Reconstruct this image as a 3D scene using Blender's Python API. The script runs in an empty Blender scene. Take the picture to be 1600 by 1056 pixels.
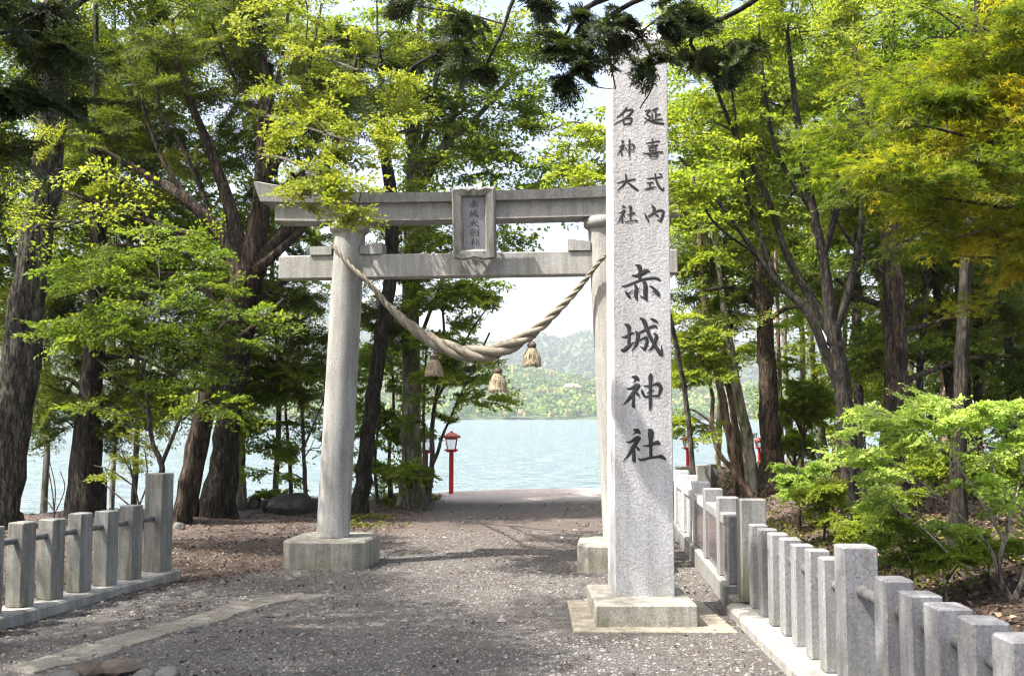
import bpy, math, random
import numpy as np
from math import radians, sin, cos, pi

# ------------------------------------------------------------------ camera, sky, sun, exposure
scene = bpy.context.scene
COL = scene.collection
F = 1555.0                                   # focal length in pixels of the 1600 px wide photograph
PITCH = math.atan(122 / F)
CAM_H = 1.7
cam_d = bpy.data.cameras.new('camera')
cam_d.sensor_width = 36.0
cam_d.lens = 36.0 * F / 1600.0
cam_d.clip_start = 0.05
cam_d.clip_end = 12000
cam_d.dof.use_dof = True
cam_d.dof.focus_distance = 9.5
cam_d.dof.aperture_fstop = 5.0
cam = bpy.data.objects.new('camera', cam_d)
COL.objects.link(cam)
cam.location = (0, 0, CAM_H)
cam.rotation_euler = (pi / 2 + PITCH, 0, 0)
scene.camera = cam

SUN_EL = radians(58)
SUN_AZ_VEC = (-0.93, -0.37)                  # horizontal direction towards the sun (left, slightly behind the camera)
world = bpy.data.worlds.new('World')
scene.world = world
world.use_nodes = True
wn = world.node_tree
sky = wn.nodes.new('ShaderNodeTexSky')
sky.sky_type = 'NISHITA'
sky.sun_disc = False
sky.sun_elevation = SUN_EL
sky.sun_rotation = math.atan2(SUN_AZ_VEC[0], SUN_AZ_VEC[1])
sky.air_density = 1.0
sky.dust_density = 6.0
sky.ozone_density = 0.6
wn.links.new(sky.outputs[0], wn.nodes['Background'].inputs[0])
wn.nodes['Background'].inputs[1].default_value = 0.15

sun_d = bpy.data.lights.new('sun', 'SUN')
sun_d.energy = 5.0
sun_d.angle = radians(0.55)
sun_d.color = (1.0, 0.95, 0.87)
sun = bpy.data.objects.new('sun', sun_d)
COL.objects.link(sun)
h = math.hypot(*SUN_AZ_VEC)
sd = np.array([SUN_AZ_VEC[0] / h * cos(SUN_EL), SUN_AZ_VEC[1] / h * cos(SUN_EL), sin(SUN_EL)])
from mathutils import Vector
sun.rotation_euler = Vector(sd).to_track_quat('Z', 'Y').to_euler()
sun.location = (-20, -6, 40)

scene.view_settings.view_transform = 'Standard'
scene.view_settings.look = 'None'
scene.view_settings.gamma = 1
scene.view_settings.exposure = 1.45
scene.render.engine = 'CYCLES'
scene.cycles.max_bounces = 8
scene.cycles.diffuse_bounces = 4
scene.cycles.glossy_bounces = 3
scene.cycles.transmission_bounces = 6
scene.cycles.volume_bounces = 1
scene.cycles.sample_clamp_indirect = 4
scene.cycles.use_denoising = True
scene.cycles.denoising_prefilter = 'FAST'
scene.cycles.filter_width = 1.2
scene.cycles.sample_clamp_direct = 12

# ------------------------------------------------------------------ helpers
def W(px, py, d):
    """the point of the plane y = d that lies at this spot of the 1600 x 1056 photograph"""
    u = (px - 800) / F; v = (528 - py) / F
    wy = cos(PITCH) - v * sin(PITCH); wz = sin(PITCH) + v * cos(PITCH)
    t = d / wy
    return np.array([u * t, d, CAM_H + wz * t])

def smooth(a, b, x):
    t = np.clip((np.asarray(x, float) - a) / (b - a), 0, 1)
    return t * t * (3 - 2 * t)

class NoiseField:
    def __init__(s, seed, n=256):
        s.t = np.random.RandomState(seed).rand(n, n); s.n = n
    def __call__(s, x, y):
        x = np.asarray(x, float); y = np.asarray(y, float)
        xi = np.floor(x).astype(int); yi = np.floor(y).astype(int)
        fx = x - xi; fy = y - yi; fx = fx * fx * (3 - 2 * fx); fy = fy * fy * (3 - 2 * fy)
        n = s.n; g = lambda a, b: s.t[a % n, b % n]
        return (g(xi, yi) * (1 - fx) + g(xi + 1, yi) * fx) * (1 - fy) + (g(xi, yi + 1) * (1 - fx) + g(xi + 1, yi + 1) * fx) * fy - 0.5
NF = NoiseField(5)
def fbm(x, y, o=4):
    r = 0; a = 1.0
    for k in range(o):
        r = r + a * NF(np.asarray(x) * 2 ** k + 17 * k, np.asarray(y) * 2 ** k + 5 * k); a *= 0.5
    return r

SHX = [-600, -60, -30, -15, -8, -5, -2.5, 0, 2, 4, 7, 12, 20, 40, 80, 600]
SHY = [-300, -30, 6, 14.6, 17.0, 19.6, 22.0, 23.3, 23.9, 23.0, 25, 27, 30, 42, 60, 200]
def shore(x): return np.interp(x, SHX, SHY) + 0.5 * NF(np.asarray(x) * 0.8, 3.3)
WATER_Z = -0.62
def ground(x, y):
    x = np.asarray(x, float); y = np.asarray(y, float)
    z = 0.03 * fbm(x * 0.5, y * 0.5, 3)
    fence_x = 2.35 + 0.05 * np.clip(y - 9, 0, 8)
    side = smooth(0, 2.2, x - fence_x - 0.3)
    z = z + side * (0.32 + 0.18 * smooth(10, 20, y) + 0.25 * fbm(x * 0.4, y * 0.4, 3) + 0.10 * smooth(3, 12, x))
    left = smooth(1.0, 3.0, -x - np.where(y > 11, 1.6, 3.9))
    z = z + left * 0.12 * (fbm(x * 0.7, y * 0.7, 3) + 0.35)
    drop = smooth(0, 1.6, y - shore(x))
    return z * (1 - drop) - 1.6 * drop
def gz(x, y): return float(ground(x, y))

def link(o, parent=None):
    COL.objects.link(o)
    if parent is not None: o.parent = parent
    return o

def mesh_obj(name, V, Fc, mats, parent=None, smooth_sh=False, mat_idx=None, attrs=None):
    """V (n,3); Fc: an (m,k) array or a list of such arrays / lists of faces."""
    me = bpy.data.meshes.new(name)
    V = np.asarray(V, np.float32)
    if not isinstance(Fc, list): Fc = [Fc]
    if Fc and not isinstance(Fc[0], np.ndarray): Fc = [np.array([f]) for f in Fc]
    Fc = [f for f in Fc if len(f)]
    tot = sum(len(f) for f in Fc)
    loops = np.concatenate([f.reshape(-1) for f in Fc]).astype(np.int32)
    sizes = np.concatenate([np.full(len(f), f.shape[1]) for f in Fc])
    starts = np.concatenate([[0], np.cumsum(sizes)[:-1]]).astype(np.int32)
    me.vertices.add(len(V)); me.vertices.foreach_set('co', V.reshape(-1))
    me.loops.add(len(loops)); me.loops.foreach_set('vertex_index', loops)
    me.polygons.add(tot); me.polygons.foreach_set('loop_start', starts)
    if mat_idx is not None: me.polygons.foreach_set('material_index', np.asarray(mat_idx, np.int32))
    me.update(calc_edges=True)
    me.polygons.foreach_set('use_smooth', np.full(tot, bool(smooth_sh)) if not hasattr(smooth_sh, '__len__') else smooth_sh)
    if attrs:
        for k, (dom, arr) in attrs.items():
            a = me.attributes.new(k, 'FLOAT', dom); a.data.foreach_set('value', np.asarray(arr, np.float32))
    for m in (mats if isinstance(mats, (list, tuple)) else [mats]): me.materials.append(m)
    return link(bpy.data.objects.new(name, me), parent)

def tag(o, label=None, cat=None, group=None, kind=None):
    if label: o['label'] = label
    if cat: o['category'] = cat
    if group: o['group'] = group
    if kind: o['kind'] = kind
    return o

def empty(name, loc, label, cat, group=None, rz=0.0):
    o = bpy.data.objects.new(name, None); o.empty_display_size = 0.2
    o.location = loc; o.rotation_euler = (0, 0, rz)
    link(o); tag(o, label, cat, group)
    return o

class MB:
    """collects shapes for one mesh"""
    def __init__(s): s.v = []; s.f = []; s.n = 0; s.sm = []
    def add(s, V, faces, sm=False):
        V = np.asarray(V, float)
        s.v.append(V)
        for f in faces:
            s.f.append([i + s.n for i in f]); s.sm.append(sm)
        s.n += len(V)
    def box(s, x0, x1, y0, y1, z0, z1, bev=0.006, top=None):
        """bevelled box; top = (dx, dy) shrinks the upper end"""
        b = min(bev, (x1 - x0) * .3, (y1 - y0) * .3, (z1 - z0) * .3)
        tx, ty = top or (0, 0)
        def ring(z, inset, k):
            X0 = x0 + inset + tx * k; X1 = x1 - inset - tx * k; Y0 = y0 + inset + ty * k; Y1 = y1 - inset - ty * k
            return [(X0 + b, Y0, z), (X1 - b, Y0, z), (X1, Y0 + b, z), (X1, Y1 - b, z), (X1 - b, Y1, z), (X0 + b, Y1, z), (X0, Y1 - b, z), (X0, Y0 + b, z)]
        V = ring(z0, b, 0) + ring(z0 + b, 0, 0) + ring(z1 - b, 0, 1) + ring(z1, b, 1)
        fc = [list(range(7, -1, -1)), list(range(24, 32))]
        for k in range(3):
            for i in range(8):
                j = (i + 1) % 8; fc.append([k * 8 + i, k * 8 + j, (k + 1) * 8 + j, (k + 1) * 8 + i])
        s.add(V, fc); return s
    def prism(s, pts, z0, z1, bev=0.0):
        n = len(pts); P = np.array(pts, float); c = P.mean(0)
        rings = [(P, z0), (P, z1 - bev), (c + (P - c) * (1 - bev / max(1e-6, np.abs(P - c).max())), z1)] if bev else [(P, z0), (P, z1)]
        V = [(p[0], p[1], z) for R, z in rings for p in R]
        fc = [list(range(n - 1, -1, -1)), list(range((len(rings) - 1) * n, len(rings) * n))]
        for k in range(len(rings) - 1):
            for i in range(n):
                j = (i + 1) % n; fc.append([k * n + i, k * n + j, (k + 1) * n + j, (k + 1) * n + i])
        s.add(V, fc); return s
    def lathe(s, prof, c=(0, 0, 0), n=24, axis=None):
        """prof: (r, z) pairs; axis: shift of the centre per unit z, for a leaning shaft"""
        ax = axis or (0, 0); V = []
        for r, z in prof:
            for i in range(n):
                a = 2 * pi * i / n
                V.append((c[0] + r * cos(a) + ax[0] * z, c[1] + r * sin(a) + ax[1] * z, c[2] + z))
        fc = []
        for k in range(len(prof) - 1):
            for i in range(n):
                j = (i + 1) % n; fc.append([k * n + i, k * n + j, (k + 1) * n + j, (k + 1) * n + i])
        s.add(V, fc, True)
        s.add(V[:n], [list(range(n - 1, -1, -1))]); s.add(V[-n:], [list(range(n))]); return s
    def tube(s, P, R, n=8):
        V, Fq = tube(np.asarray(P, float), np.asarray(R, float) if hasattr(R, '__len__') else np.full(len(P), R), n)
        s.add(V, Fq.tolist(), True)
        s.add(V[:n], [list(range(n))]); s.add(V[-n:], [list(range(n - 1, -1, -1))]); return s
    def build(s, name, mat, parent=None):
        groups = {}
        for f, sm in zip(s.f, s.sm): groups.setdefault(len(f), []).append((f, sm))
        arrs = []; sms = []
        for k, l in groups.items():
            arrs.append(np.array([a for a, _ in l])); sms += [b for _, b in l]
        return mesh_obj(name, np.concatenate(s.v), arrs, mat, parent, smooth_sh=np.array(sms))

def tube(P, R, n=6, wob=0.0, rng=None):
    P = np.asarray(P, float); m = len(P)
    T = np.gradient(P, axis=0); T /= np.linalg.norm(T, axis=1, keepdims=True) + 1e-9
    ref = np.array([0.31, 0.95, 0.12]) if abs(T[0] @ np.array([0.31, 0.95, 0.12])) < .9 else np.array([1.0, 0, 0])
    A = np.cross(T, ref); A /= np.linalg.norm(A, axis=1, keepdims=True) + 1e-9
    B = np.cross(T, A)
    ang = np.linspace(0, 2 * pi, n, endpoint=False)
    rr = np.asarray(R, float)[:, None] * np.ones(n)[None]
    if wob: rr = rr * (1 + wob * (rng.rand(m, n) - .5) + wob * 1.5 * np.sin(3 * ang + rng.rand() * 6)[None] * .5)
    V = P[:, None] + rr[..., None] * (np.cos(ang)[None, :, None] * A[:, None] + np.sin(ang)[None, :, None] * B[:, None])
    i = np.arange(m - 1)[:, None] * n; j = np.arange(n)[None]; jn = (j + 1) % n
    Fq = np.stack([i + j, i + n + j, i + n + jn, i + jn], -1).reshape(-1, 4)
    return V.reshape(-1, 3), Fq

def crv(P, k):
    """Catmull-Rom resampling of the rows of P"""
    P = np.asarray(P, float)
    if len(P) < 3:
        t = np.linspace(0, 1, k * (len(P) - 1) + 1)[:, None]; return P[0] * (1 - t) + P[-1] * t
    Q = np.vstack([2 * P[0] - P[1], P, 2 * P[-1] - P[-2]]); out = []
    for i in range(1, len(Q) - 2):
        for t in np.linspace(0, 1, k, endpoint=False):
            a, b, c, d = Q[i - 1], Q[i], Q[i + 1], Q[i + 2]
            out.append(.5 * (2 * b + (c - a) * t + (2 * a - 5 * b + 4 * c - d) * t * t + (3 * b - a - 3 * c + d) * t ** 3))
    out.append(P[-1]); return np.array(out)

# ------------------------------------------------------------------ materials
def new_mat(name):
    m = bpy.data.materials.new(name); m.use_nodes = True
    nt = m.node_tree; return m, nt, nt.nodes['Principled BSDF'], nt.nodes['Material Output']
def N(nt, t, **kw):
    n = nt.nodes.new(t)
    for k, v in kw.items():
        if k in ('operation', 'blend_type', 'data_type', 'attribute_name', 'noise_dimensions', 'feature', 'wave_type', 'bands_direction', 'distance'): setattr(n, k, v)
        else: n.inputs[k.replace('_', ' ')].default_value = v
    return n
def ramp(nt, fac, stops):
    r = nt.nodes.new('ShaderNodeValToRGB'); e = r.color_ramp.elements
    while len(e) < len(stops): e.new(0.5)
    for el, (p, c) in zip(e, stops): el.position = p; el.color = (*c, 1)
    nt.links.new(fac, r.inputs[0]); return r.outputs[0]
def mixc(nt, fac, a, b, mode='MIX'):
    m = nt.nodes.new('ShaderNodeMix'); m.data_type = 'RGBA'; m.blend_type = mode
    if hasattr(fac, 'is_linked'): nt.links.new(fac, m.inputs[0])
    else: m.inputs[0].default_value = fac
    for s, i in ((a, 6), (b, 7)):
        if hasattr(s, 'is_linked'): nt.links.new(s, m.inputs[i])
        else: m.inputs[i].default_value = (*s, 1)
    return m.outputs[2]
def pos(nt, scale=(1, 1, 1)):
    g = nt.nodes.new('ShaderNodeNewGeometry'); mp = nt.nodes.new('ShaderNodeMapping')
    mp.inputs['Scale'].default_value = scale; nt.links.new(g.outputs['Position'], mp.inputs[0]); return mp.outputs[0]
def noise(nt, vec, sc, det=4, rough=.6):
    n = N(nt, 'ShaderNodeTexNoise', Scale=sc, Detail=det, Roughness=rough); nt.links.new(vec, n.inputs['Vector']); return n.outputs[0]
def bump(nt, bsdf, h, st, dist):
    b = nt.nodes.new('ShaderNodeBump'); b.inputs['Strength'].default_value = st; b.inputs['Distance'].default_value = dist
    nt.links.new(h, b.inputs['Height'])
    prev = bsdf.inputs['Normal'].links[0].from_socket if bsdf.inputs['Normal'].is_linked else None
    if prev: nt.links.new(prev, b.inputs['Normal'])
    nt.links.new(b.outputs[0], bsdf.inputs['Normal']); return b

def granite(name, base, dark, light, speck=220, rough=.85, stain=.5, moss=0.0, bmp=.5, det=2):
    m, nt, b, o = new_mat(name); p = pos(nt)
    big = noise(nt, p, 2.2, 5, .65)
    sp = noise(nt, p, speck, det, .5 if det < 4 else .8)
    c = ramp(nt, sp, [(.30, dark), (.47, base), (.55, base), (.72, light)])
    streak = noise(nt, pos(nt, (9, 9, .8)), 1.2, 4, .7)
    st = ramp(nt, streak, [(.38, (.42, .40, .35)), (.60, (1, 1, 1))])
    c = mixc(nt, stain, c, st, 'MULTIPLY')
    bl = ramp(nt, big, [(.35, (.72, .71, .68)), (.6, (1, 1, 1))])
    c = mixc(nt, stain, c, bl, 'MULTIPLY')
    if moss:
        sep = nt.nodes.new('ShaderNodeSeparateXYZ'); g = nt.nodes.new('ShaderNodeNewGeometry'); nt.links.new(g.outputs['Position'], sep.inputs[0])
        mr = nt.nodes.new('ShaderNodeMapRange'); mr.inputs[1].default_value = .0; mr.inputs[2].default_value = .55; mr.inputs[3].default_value = 1; mr.inputs[4].default_value = 0
        nt.links.new(sep.outputs[2], mr.inputs[0])
        mm = N(nt, 'ShaderNodeMath', operation='MULTIPLY'); nt.links.new(mr.outputs[0], mm.inputs[0])
        nn = ramp(nt, noise(nt, p, 7, 5, .7), [(.42, (0, 0, 0)), (.62, (1, 1, 1))]); nt.links.new(nn, mm.inputs[1])
        m2 = N(nt, 'ShaderNodeMath', operation='MULTIPLY'); nt.links.new(mm.outputs[0], m2.inputs[0]); m2.inputs[1].default_value = moss
        c = mixc(nt, m2.outputs[0], c, (.13, .13, .045))
    nt.links.new(c, b.inputs['Base Color']); b.inputs['Roughness'].default_value = rough
    bump(nt, b, noise(nt, p, speck * .45, 3, .6), bmp, .006)
    return m

M = {}
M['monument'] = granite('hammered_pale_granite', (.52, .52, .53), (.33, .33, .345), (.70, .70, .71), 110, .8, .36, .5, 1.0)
M['monument_base'] = granite('mossy_pale_granite', (.42, .41, .37), (.24, .23, .19), (.56, .545, .51), 90, .9, .55, .6)
M['torii'] = granite('weathered_concrete_granite', (.35, .35, .335), (.18, .178, .17), (.50, .50, .48), 110, .85, .5, .2, .6)
M['torii_base'] = granite('stained_block_stone', (.36, .35, .315), (.2, .195, .17), (.48, .465, .43), 80, .9, .6, .5)
M['tablet'] = granite('tablet_panel_granite', (.24, .25, .27), (.12, .13, .14), (.42, .43, .45), 130, .7, .2)
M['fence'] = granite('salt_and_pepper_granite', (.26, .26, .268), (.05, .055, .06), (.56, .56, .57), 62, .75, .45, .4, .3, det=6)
M['fence_old'] = granite('mottled_grey_granite', (.27, .272, .255), (.10, .10, .093), (.44, .44, .43), 55, .85, .8, .5, .5, det=6)
M['curb'] = granite('kerb_stone', (.34, .335, .32), (.19, .185, .175), (.50, .495, .475), 90, .9, .6, .2, .7)
M['paver'] = granite('worn_paving_stone', (.19, .178, .16), (.10, .092, .08), (.30, .285, .26), 60, .92, .5, .2, .7)
M['panel'] = granite('polished_brown_granite', (.13, .11, .11), (.06, .05, .05), (.27, .24, .25), 150, .12, .1, 0, .02)
M['pad'] = granite('concrete_pad', (.30, .275, .22), (.22, .2, .16), (.38, .35, .29), 60, .95, .5, .1, .5)

def simple(name, col, rough=.6, var=.25, sc=8, bmp=0, metal=0):
    m, nt, b, o = new_mat(name); p = pos(nt)
    c = ramp(nt, noise(nt, p, sc, 4, .65), [(.3, tuple(x * (1 - var) for x in col)), (.7, tuple(min(1, x * (1 + var)) for x in col))])
    nt.links.new(c, b.inputs['Base Color']); b.inputs['Roughness'].default_value = rough; b.inputs['Metallic'].default_value = metal
    if bmp: bump(nt, b, noise(nt, p, sc * 6, 3), bmp, .01)
    return m
M['ink'] = simple('engraved_dark_paint', (.020, .020, .022), .7, .5, 14)
M['carved'] = simple('carved_shadow_stone', (.07, .07, .072), .8, .3, 30)
M['red'] = simple('vermilion_paint', (.62, .035, .03), .45, .2, 10)
M['redwood'] = simple('faded_red_wood', (.42, .10, .07), .6, .35, 20)
M['metal'] = simple('weathered_grey_pipe', (.11, .112, .11), .6, .3, 20)
M['rope'] = simple('straw_rope', (.26, .232, .18), .9, .3, 40, .8)
M['cord'] = simple('dark_cord', (.10, .075, .05), .9, .2, 30)
M['white'] = simple('white_paint', (.75, .75, .73), .6, .1, 3)
M['pinkroof'] = simple('faded_pink_roof', (.22, .13, .11), .7, .15, .5)
M['rock'] = simple('dark_boulder', (.05, .046, .04), .9, .55, 3, .9)
M['rockgrey'] = simple('grey_stone', (.13, .128, .118), .9, .4, 5, .9)
M['rockbrown'] = simple('brown_stone', (.11, .088, .068), .9, .45, 5, .9)
m, nt, b, o = new_mat('milky_glass'); b.inputs['Base Color'].default_value = (.8, .84, .85, 1); b.inputs['Roughness'].default_value = .15; b.inputs['Transmission Weight'].default_value = .75; M['glass'] = m

# straw tassel: vertical streaks
m, nt, b, o = new_mat('straw_tassel')
c = ramp(nt, noise(nt, pos(nt, (110, 110, 9)), 1, 3, .6), [(.35, (.12, .095, .06)), (.5, (.38, .31, .2)), (.7, (.6, .52, .38))])
nt.links.new(c, b.inputs['Base Color']); b.inputs['Roughness'].default_value = .9
bump(nt, b, noise(nt, pos(nt, (110, 110, 9)), 1, 3), 1, .02); M['tassel'] = m

def bark(name, c1, c2, moss=None, sc=1.0, plate=1.0):
    m, nt, b, o = new_mat(name)
    p = pos(nt, (17 * sc, 17 * sc, 3.2 * sc)); p2 = pos(nt)
    n1 = noise(nt, p, 1.0, 8, .75)
    c = ramp(nt, n1, [(.40, tuple(x * .16 for x in c1)), (.49, c1), (.60, c2)])
    vo = N(nt, 'ShaderNodeTexVoronoi', feature='DISTANCE_TO_EDGE', Scale=1.0); wp = nt.nodes.new('ShaderNodeVectorMath'); wp.operation = 'MULTIPLY_ADD'
    nz = N(nt, 'ShaderNodeTexNoise', Scale=1.4, Detail=3); nt.links.new(p, nz.inputs['Vector']); nt.links.new(nz.outputs[1], wp.inputs[0]); wp.inputs[1].default_value = (1.4, 1.4, 1.4); nt.links.new(p, wp.inputs[2])
    nt.links.new(wp.outputs[0], vo.inputs['Vector']); ck = ramp(nt, vo.outputs['Distance'], [(.02, (.22, .20, .18)), (.16, (1, 1, 1))])
    c = mixc(nt, .85 * min(1, plate), c, ck, 'MULTIPLY')
    bl = ramp(nt, noise(nt, p2, 3.1, 4, .6), [(.35, (.6, .58, .55)), (.65, (1.15, 1.15, 1.1))])
    c = mixc(nt, .8, c, bl, 'MULTIPLY')
    if moss:
        f = ramp(nt, noise(nt, p2, 2.3, 5, .7), [(.48, (0, 0, 0)), (.64, (1, 1, 1))]); c = mixc(nt, f, c, moss)
    nt.links.new(c, b.inputs['Base Color']); b.inputs['Roughness'].default_value = .95
    bump(nt, b, n1, 1.0, .12 * plate); bump(nt, b, vo.outputs['Distance'], .8, .10 * plate); return m
M['bark_grey'] = bark('plated_grey_brown_bark', (.10, .093, .072), (.27, .255, .205), sc=1.0)
M['bark_dark'] = bark('dark_conifer_bark', (.046, .038, .027), (.11, .092, .066))
M['bark_red'] = bark('reddish_cypress_bark', (.088, .058, .038), (.19, .138, .096), sc=.8)
M['bark_pale'] = bark('pale_smooth_bark', (.26, .24, .2), (.42, .40, .35), (.10, .12, .05), .5, .25)
M['bark_pink'] = bark('peeling_pinkish_bark', (.30, .19, .14), (.55, .43, .36), sc=.6, plate=.4)
M['bark_maple'] = bark('slim_maple_bark', (.10, .085, .07), (.2, .18, .15), sc=1.0, plate=.4)
M['bark_dead'] = bark('bleached_twig_bark', (.30, .27, .22), (.5, .46, .4), sc=1.0, plate=.3)

def leafmat(name, stops, trans=.5, rough=.5, tint=(1.25, 1.15, .55)):
    m, nt, b, o = new_mat(name)
    a = N(nt, 'ShaderNodeAttribute', attribute_name='v')
    c = ramp(nt, a.outputs['Fac'], stops)
    nt.links.new(c, b.inputs['Base Color']); b.inputs['Roughness'].default_value = rough
    b.inputs['Specular IOR Level'].default_value = .3
    tr = nt.nodes.new('ShaderNodeBsdfTranslucent'); nt.links.new(mixc(nt, 1.0, c, tint, 'MULTIPLY'), tr.inputs[0])
    mx = nt.nodes.new('ShaderNodeMixShader'); mx.inputs[0].default_value = trans
    nt.links.new(b.outputs[0], mx.inputs[1]); nt.links.new(tr.outputs[0], mx.inputs[2]); nt.links.new(mx.outputs[0], o.inputs[0]); return m
M['leaf_green'] = leafmat('fresh_green_leaf', [(0, (.08, .14, .02)), (.5, (.19, .265, .03)), (1, (.32, .37, .06))], .58, .5, (1.55, 1.5, .7))
M['leaf_mid'] = leafmat('mid_green_leaf', [(0, (.06, .11, .018)), (.5, (.13, .20, .026)), (1, (.25, .31, .045))], .55, .5, (1.5, 1.45, .7))
M['leaf_yellow'] = leafmat('yellow_green_maple_leaf', [(0, (.10, .15, .022)), (.5, (.19, .235, .032)), (1, (.30, .33, .055))], .5, .5, (1.4, 1.4, .65))
M['leaf_lime'] = leafmat('lime_green_leaf', [(0, (.18, .29, .05)), (.5, (.32, .44, .09)), (1, (.48, .56, .16))], .5, .5, (1.3, 1.4, .8))
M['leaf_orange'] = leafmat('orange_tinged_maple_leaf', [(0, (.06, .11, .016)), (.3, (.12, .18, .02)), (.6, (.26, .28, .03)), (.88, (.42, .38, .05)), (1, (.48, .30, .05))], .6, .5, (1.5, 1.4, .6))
M['leaf_dark'] = leafmat('dark_fir_needle', [(0, (.018, .032, .010)), (.6, (.045, .07, .018)), (1, (.12, .155, .032))], .35, .5)
M['leaf_cypress'] = leafmat('olive_cypress_scale_leaf', [(0, (.05, .075, .018)), (.5, (.12, .16, .03)), (1, (.27, .30, .05))], .5, .55, (1.5, 1.5, .6))
M['leaf_litter'] = leafmat('dead_brown_leaf', [(0, (.035, .023, .016)), (.6, (.10, .063, .042)), (1, (.32, .22, .155))], .15, .8, (1.1, 1, .8))
M['leaf_moss'] = leafmat('low_green_cover', [(0, (.05, .06, .01)), (.5, (.11, .13, .018)), (1, (.22, .21, .03))], .3, .8)

# ground: grey gravel on the path, brown litter soil beside it
m, nt, b, o = new_mat('ground_gravel_and_soil'); p = pos(nt)
a = N(nt, 'ShaderNodeAttribute', attribute_name='soil')
g1 = ramp(nt, noise(nt, p, 70, 5, .8), [(.28, (.05, .048, .046)), (.45, (.14, .130, .122)), (.58, (.21, .197, .186)), (.78, (.39, .37, .35))])
gb = ramp(nt, noise(nt, p, 1.6, 6, .75), [(.36, (.55, .48, .43)), (.5, (.9, .87, .83)), (.64, (1.1, 1.1, 1.08))]); g1 = mixc(nt, .8, g1, gb, 'MULTIPLY')
s1 = ramp(nt, noise(nt, p, 34, 5, .75), [(.3, (.022, .015, .011)), (.5, (.075, .050, .036)), (.72, (.20, .145, .11))])
ff = N(nt, 'ShaderNodeMath', operation='ADD'); nt.links.new(a.outputs['Fac'], ff.inputs[0])
fn = N(nt, 'ShaderNodeMath', operation='MULTIPLY_ADD'); nt.links.new(noise(nt, p, 5, 6, .75), fn.inputs[0]); fn.inputs[1].default_value = 1.6; fn.inputs[2].default_value = -.8
nt.links.new(fn.outputs[0], ff.inputs[1])
fr = ramp(nt, ff.outputs[0], [(.4, (0, 0, 0)), (.6, (1, 1, 1))])
c = mixc(nt, fr, g1, s1)
fa = N(nt, 'ShaderNodeAttribute', attribute_name='earth')
c = mixc(nt, fa.outputs['Fac'], c, ramp(nt, noise(nt, p, 45, 5, .75), [(.3, (.06, .045, .038)), (.5, (.15, .115, .10)), (.72, (.30, .25, .22))]))
sa = N(nt, 'ShaderNodeAttribute', attribute_name='sand')
c = mixc(nt, sa.outputs['Fac'], c, ramp(nt, noise(nt, p, 40, 3), [(.3, (.50, .41, .37)), (.7, (.74, .65, .60))]))
nt.links.new(c, b.inputs['Base Color']); b.inputs['Roughness'].default_value = .95
bump(nt, b, noise(nt, p, 48, 5, .75), 1.0, .06)
M['ground'] = m

m, nt, b, o = new_mat('lake_water'); p = pos(nt, (1, 2.6, 1))
b.inputs['Roughness'].default_value = .10; b.inputs['IOR'].default_value = 1.33
h1 = noise(nt, p, 1.1, 5, .65); h2 = noise(nt, p, .22, 4, .6)
nt.links.new(ramp(nt, noise(nt, pos(nt, (.55, 1.7, 1)), 1.6, 6, .7), [(.36, (.06, .105, .135)), (.50, (.14, .195, .225)), (.64, (.30, .345, .365))]), b.inputs['Base Color'])  # pale and dark ripple reflections painted into the base colour
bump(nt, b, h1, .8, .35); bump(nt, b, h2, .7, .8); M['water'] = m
m, nt, b, o = new_mat('wooded_hillside'); p = pos(nt)
nt.links.new(ramp(nt, noise(nt, p, .05, 6, .7), [(.3, (.03, .055, .02)), (.7, (.08, .11, .035))]), b.inputs['Base Color']); b.inputs['Roughness'].default_value = 1; M['hill'] = m

# ------------------------------------------------------------------ terrain, water, hills
def grid(xs, ys, zf):
    X, Y = np.meshgrid(xs, ys); V = np.stack([X, Y, zf(X, Y)], -1).reshape(-1, 3)
    nx, ny = len(xs), len(ys); i = np.arange(ny - 1)[:, None] * nx; j = np.arange(nx - 1)[None]
    Fq = np.stack([i + j, i + j + 1, i + nx + j + 1, i + nx + j], -1).reshape(-1, 4); return V, Fq
def soil_mask(x, y):
    le = np.interp(y, [-200, 4, 9, 11, 12.5, 15, 19, 26, 400], [4.3, 4.3, 3.9, 2.7, 2.0, 1.55, 1.3, 1.2, 1.2])
    re = 2.45 + 0.05 * np.clip(y - 9, 0, 8)
    return np.maximum(smooth(-.35, .35, -x - le), smooth(-.1, .25, x - re))
def sand_mask(x, y): return smooth(19.5, 21.5, y + .8 * NF(x * .7, y * .7)) * (1 - smooth(.3, 1.2, y - shore(x))) * smooth(-2.6, -1.2, x) * (1 - smooth(2.6, 4.0, x))
xs = np.concatenate([np.linspace(-600, -45, 24), np.linspace(-40, -8.2, 60), np.arange(-8, 8.01, .1), np.linspace(8.3, 40, 60), np.linspace(45, 600, 24)])
ys = np.concatenate([np.linspace(-300, -12, 20), np.linspace(-10, 2.8, 20), np.arange(3, 28, .1), np.linspace(28.5, 60, 40), np.linspace(65, 500, 24)])
V, Fq = grid(xs, ys, ground)
mesh_obj('ground', V, Fq, M['ground'], smooth_sh=True, attrs={'earth': ('POINT', smooth(10.5, 14.5, V[:, 1] + 1.5 * NF(V[:, 0] * .9, V[:, 1] * .9)) * .85), 'soil': ('POINT', soil_mask(V[:, 0], V[:, 1])), 'sand': ('POINT', sand_mask(V[:, 0], V[:, 1]))})['kind'] = 'structure'
mesh_obj('lake_water', [(-2400, -320, WATER_Z), (2400, -320, WATER_Z), (2400, 2500, WATER_Z), (-2400, 2500, WATER_Z)], np.array([[0, 1, 2, 3]]), M['water'])['kind'] = 'structure'

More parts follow.
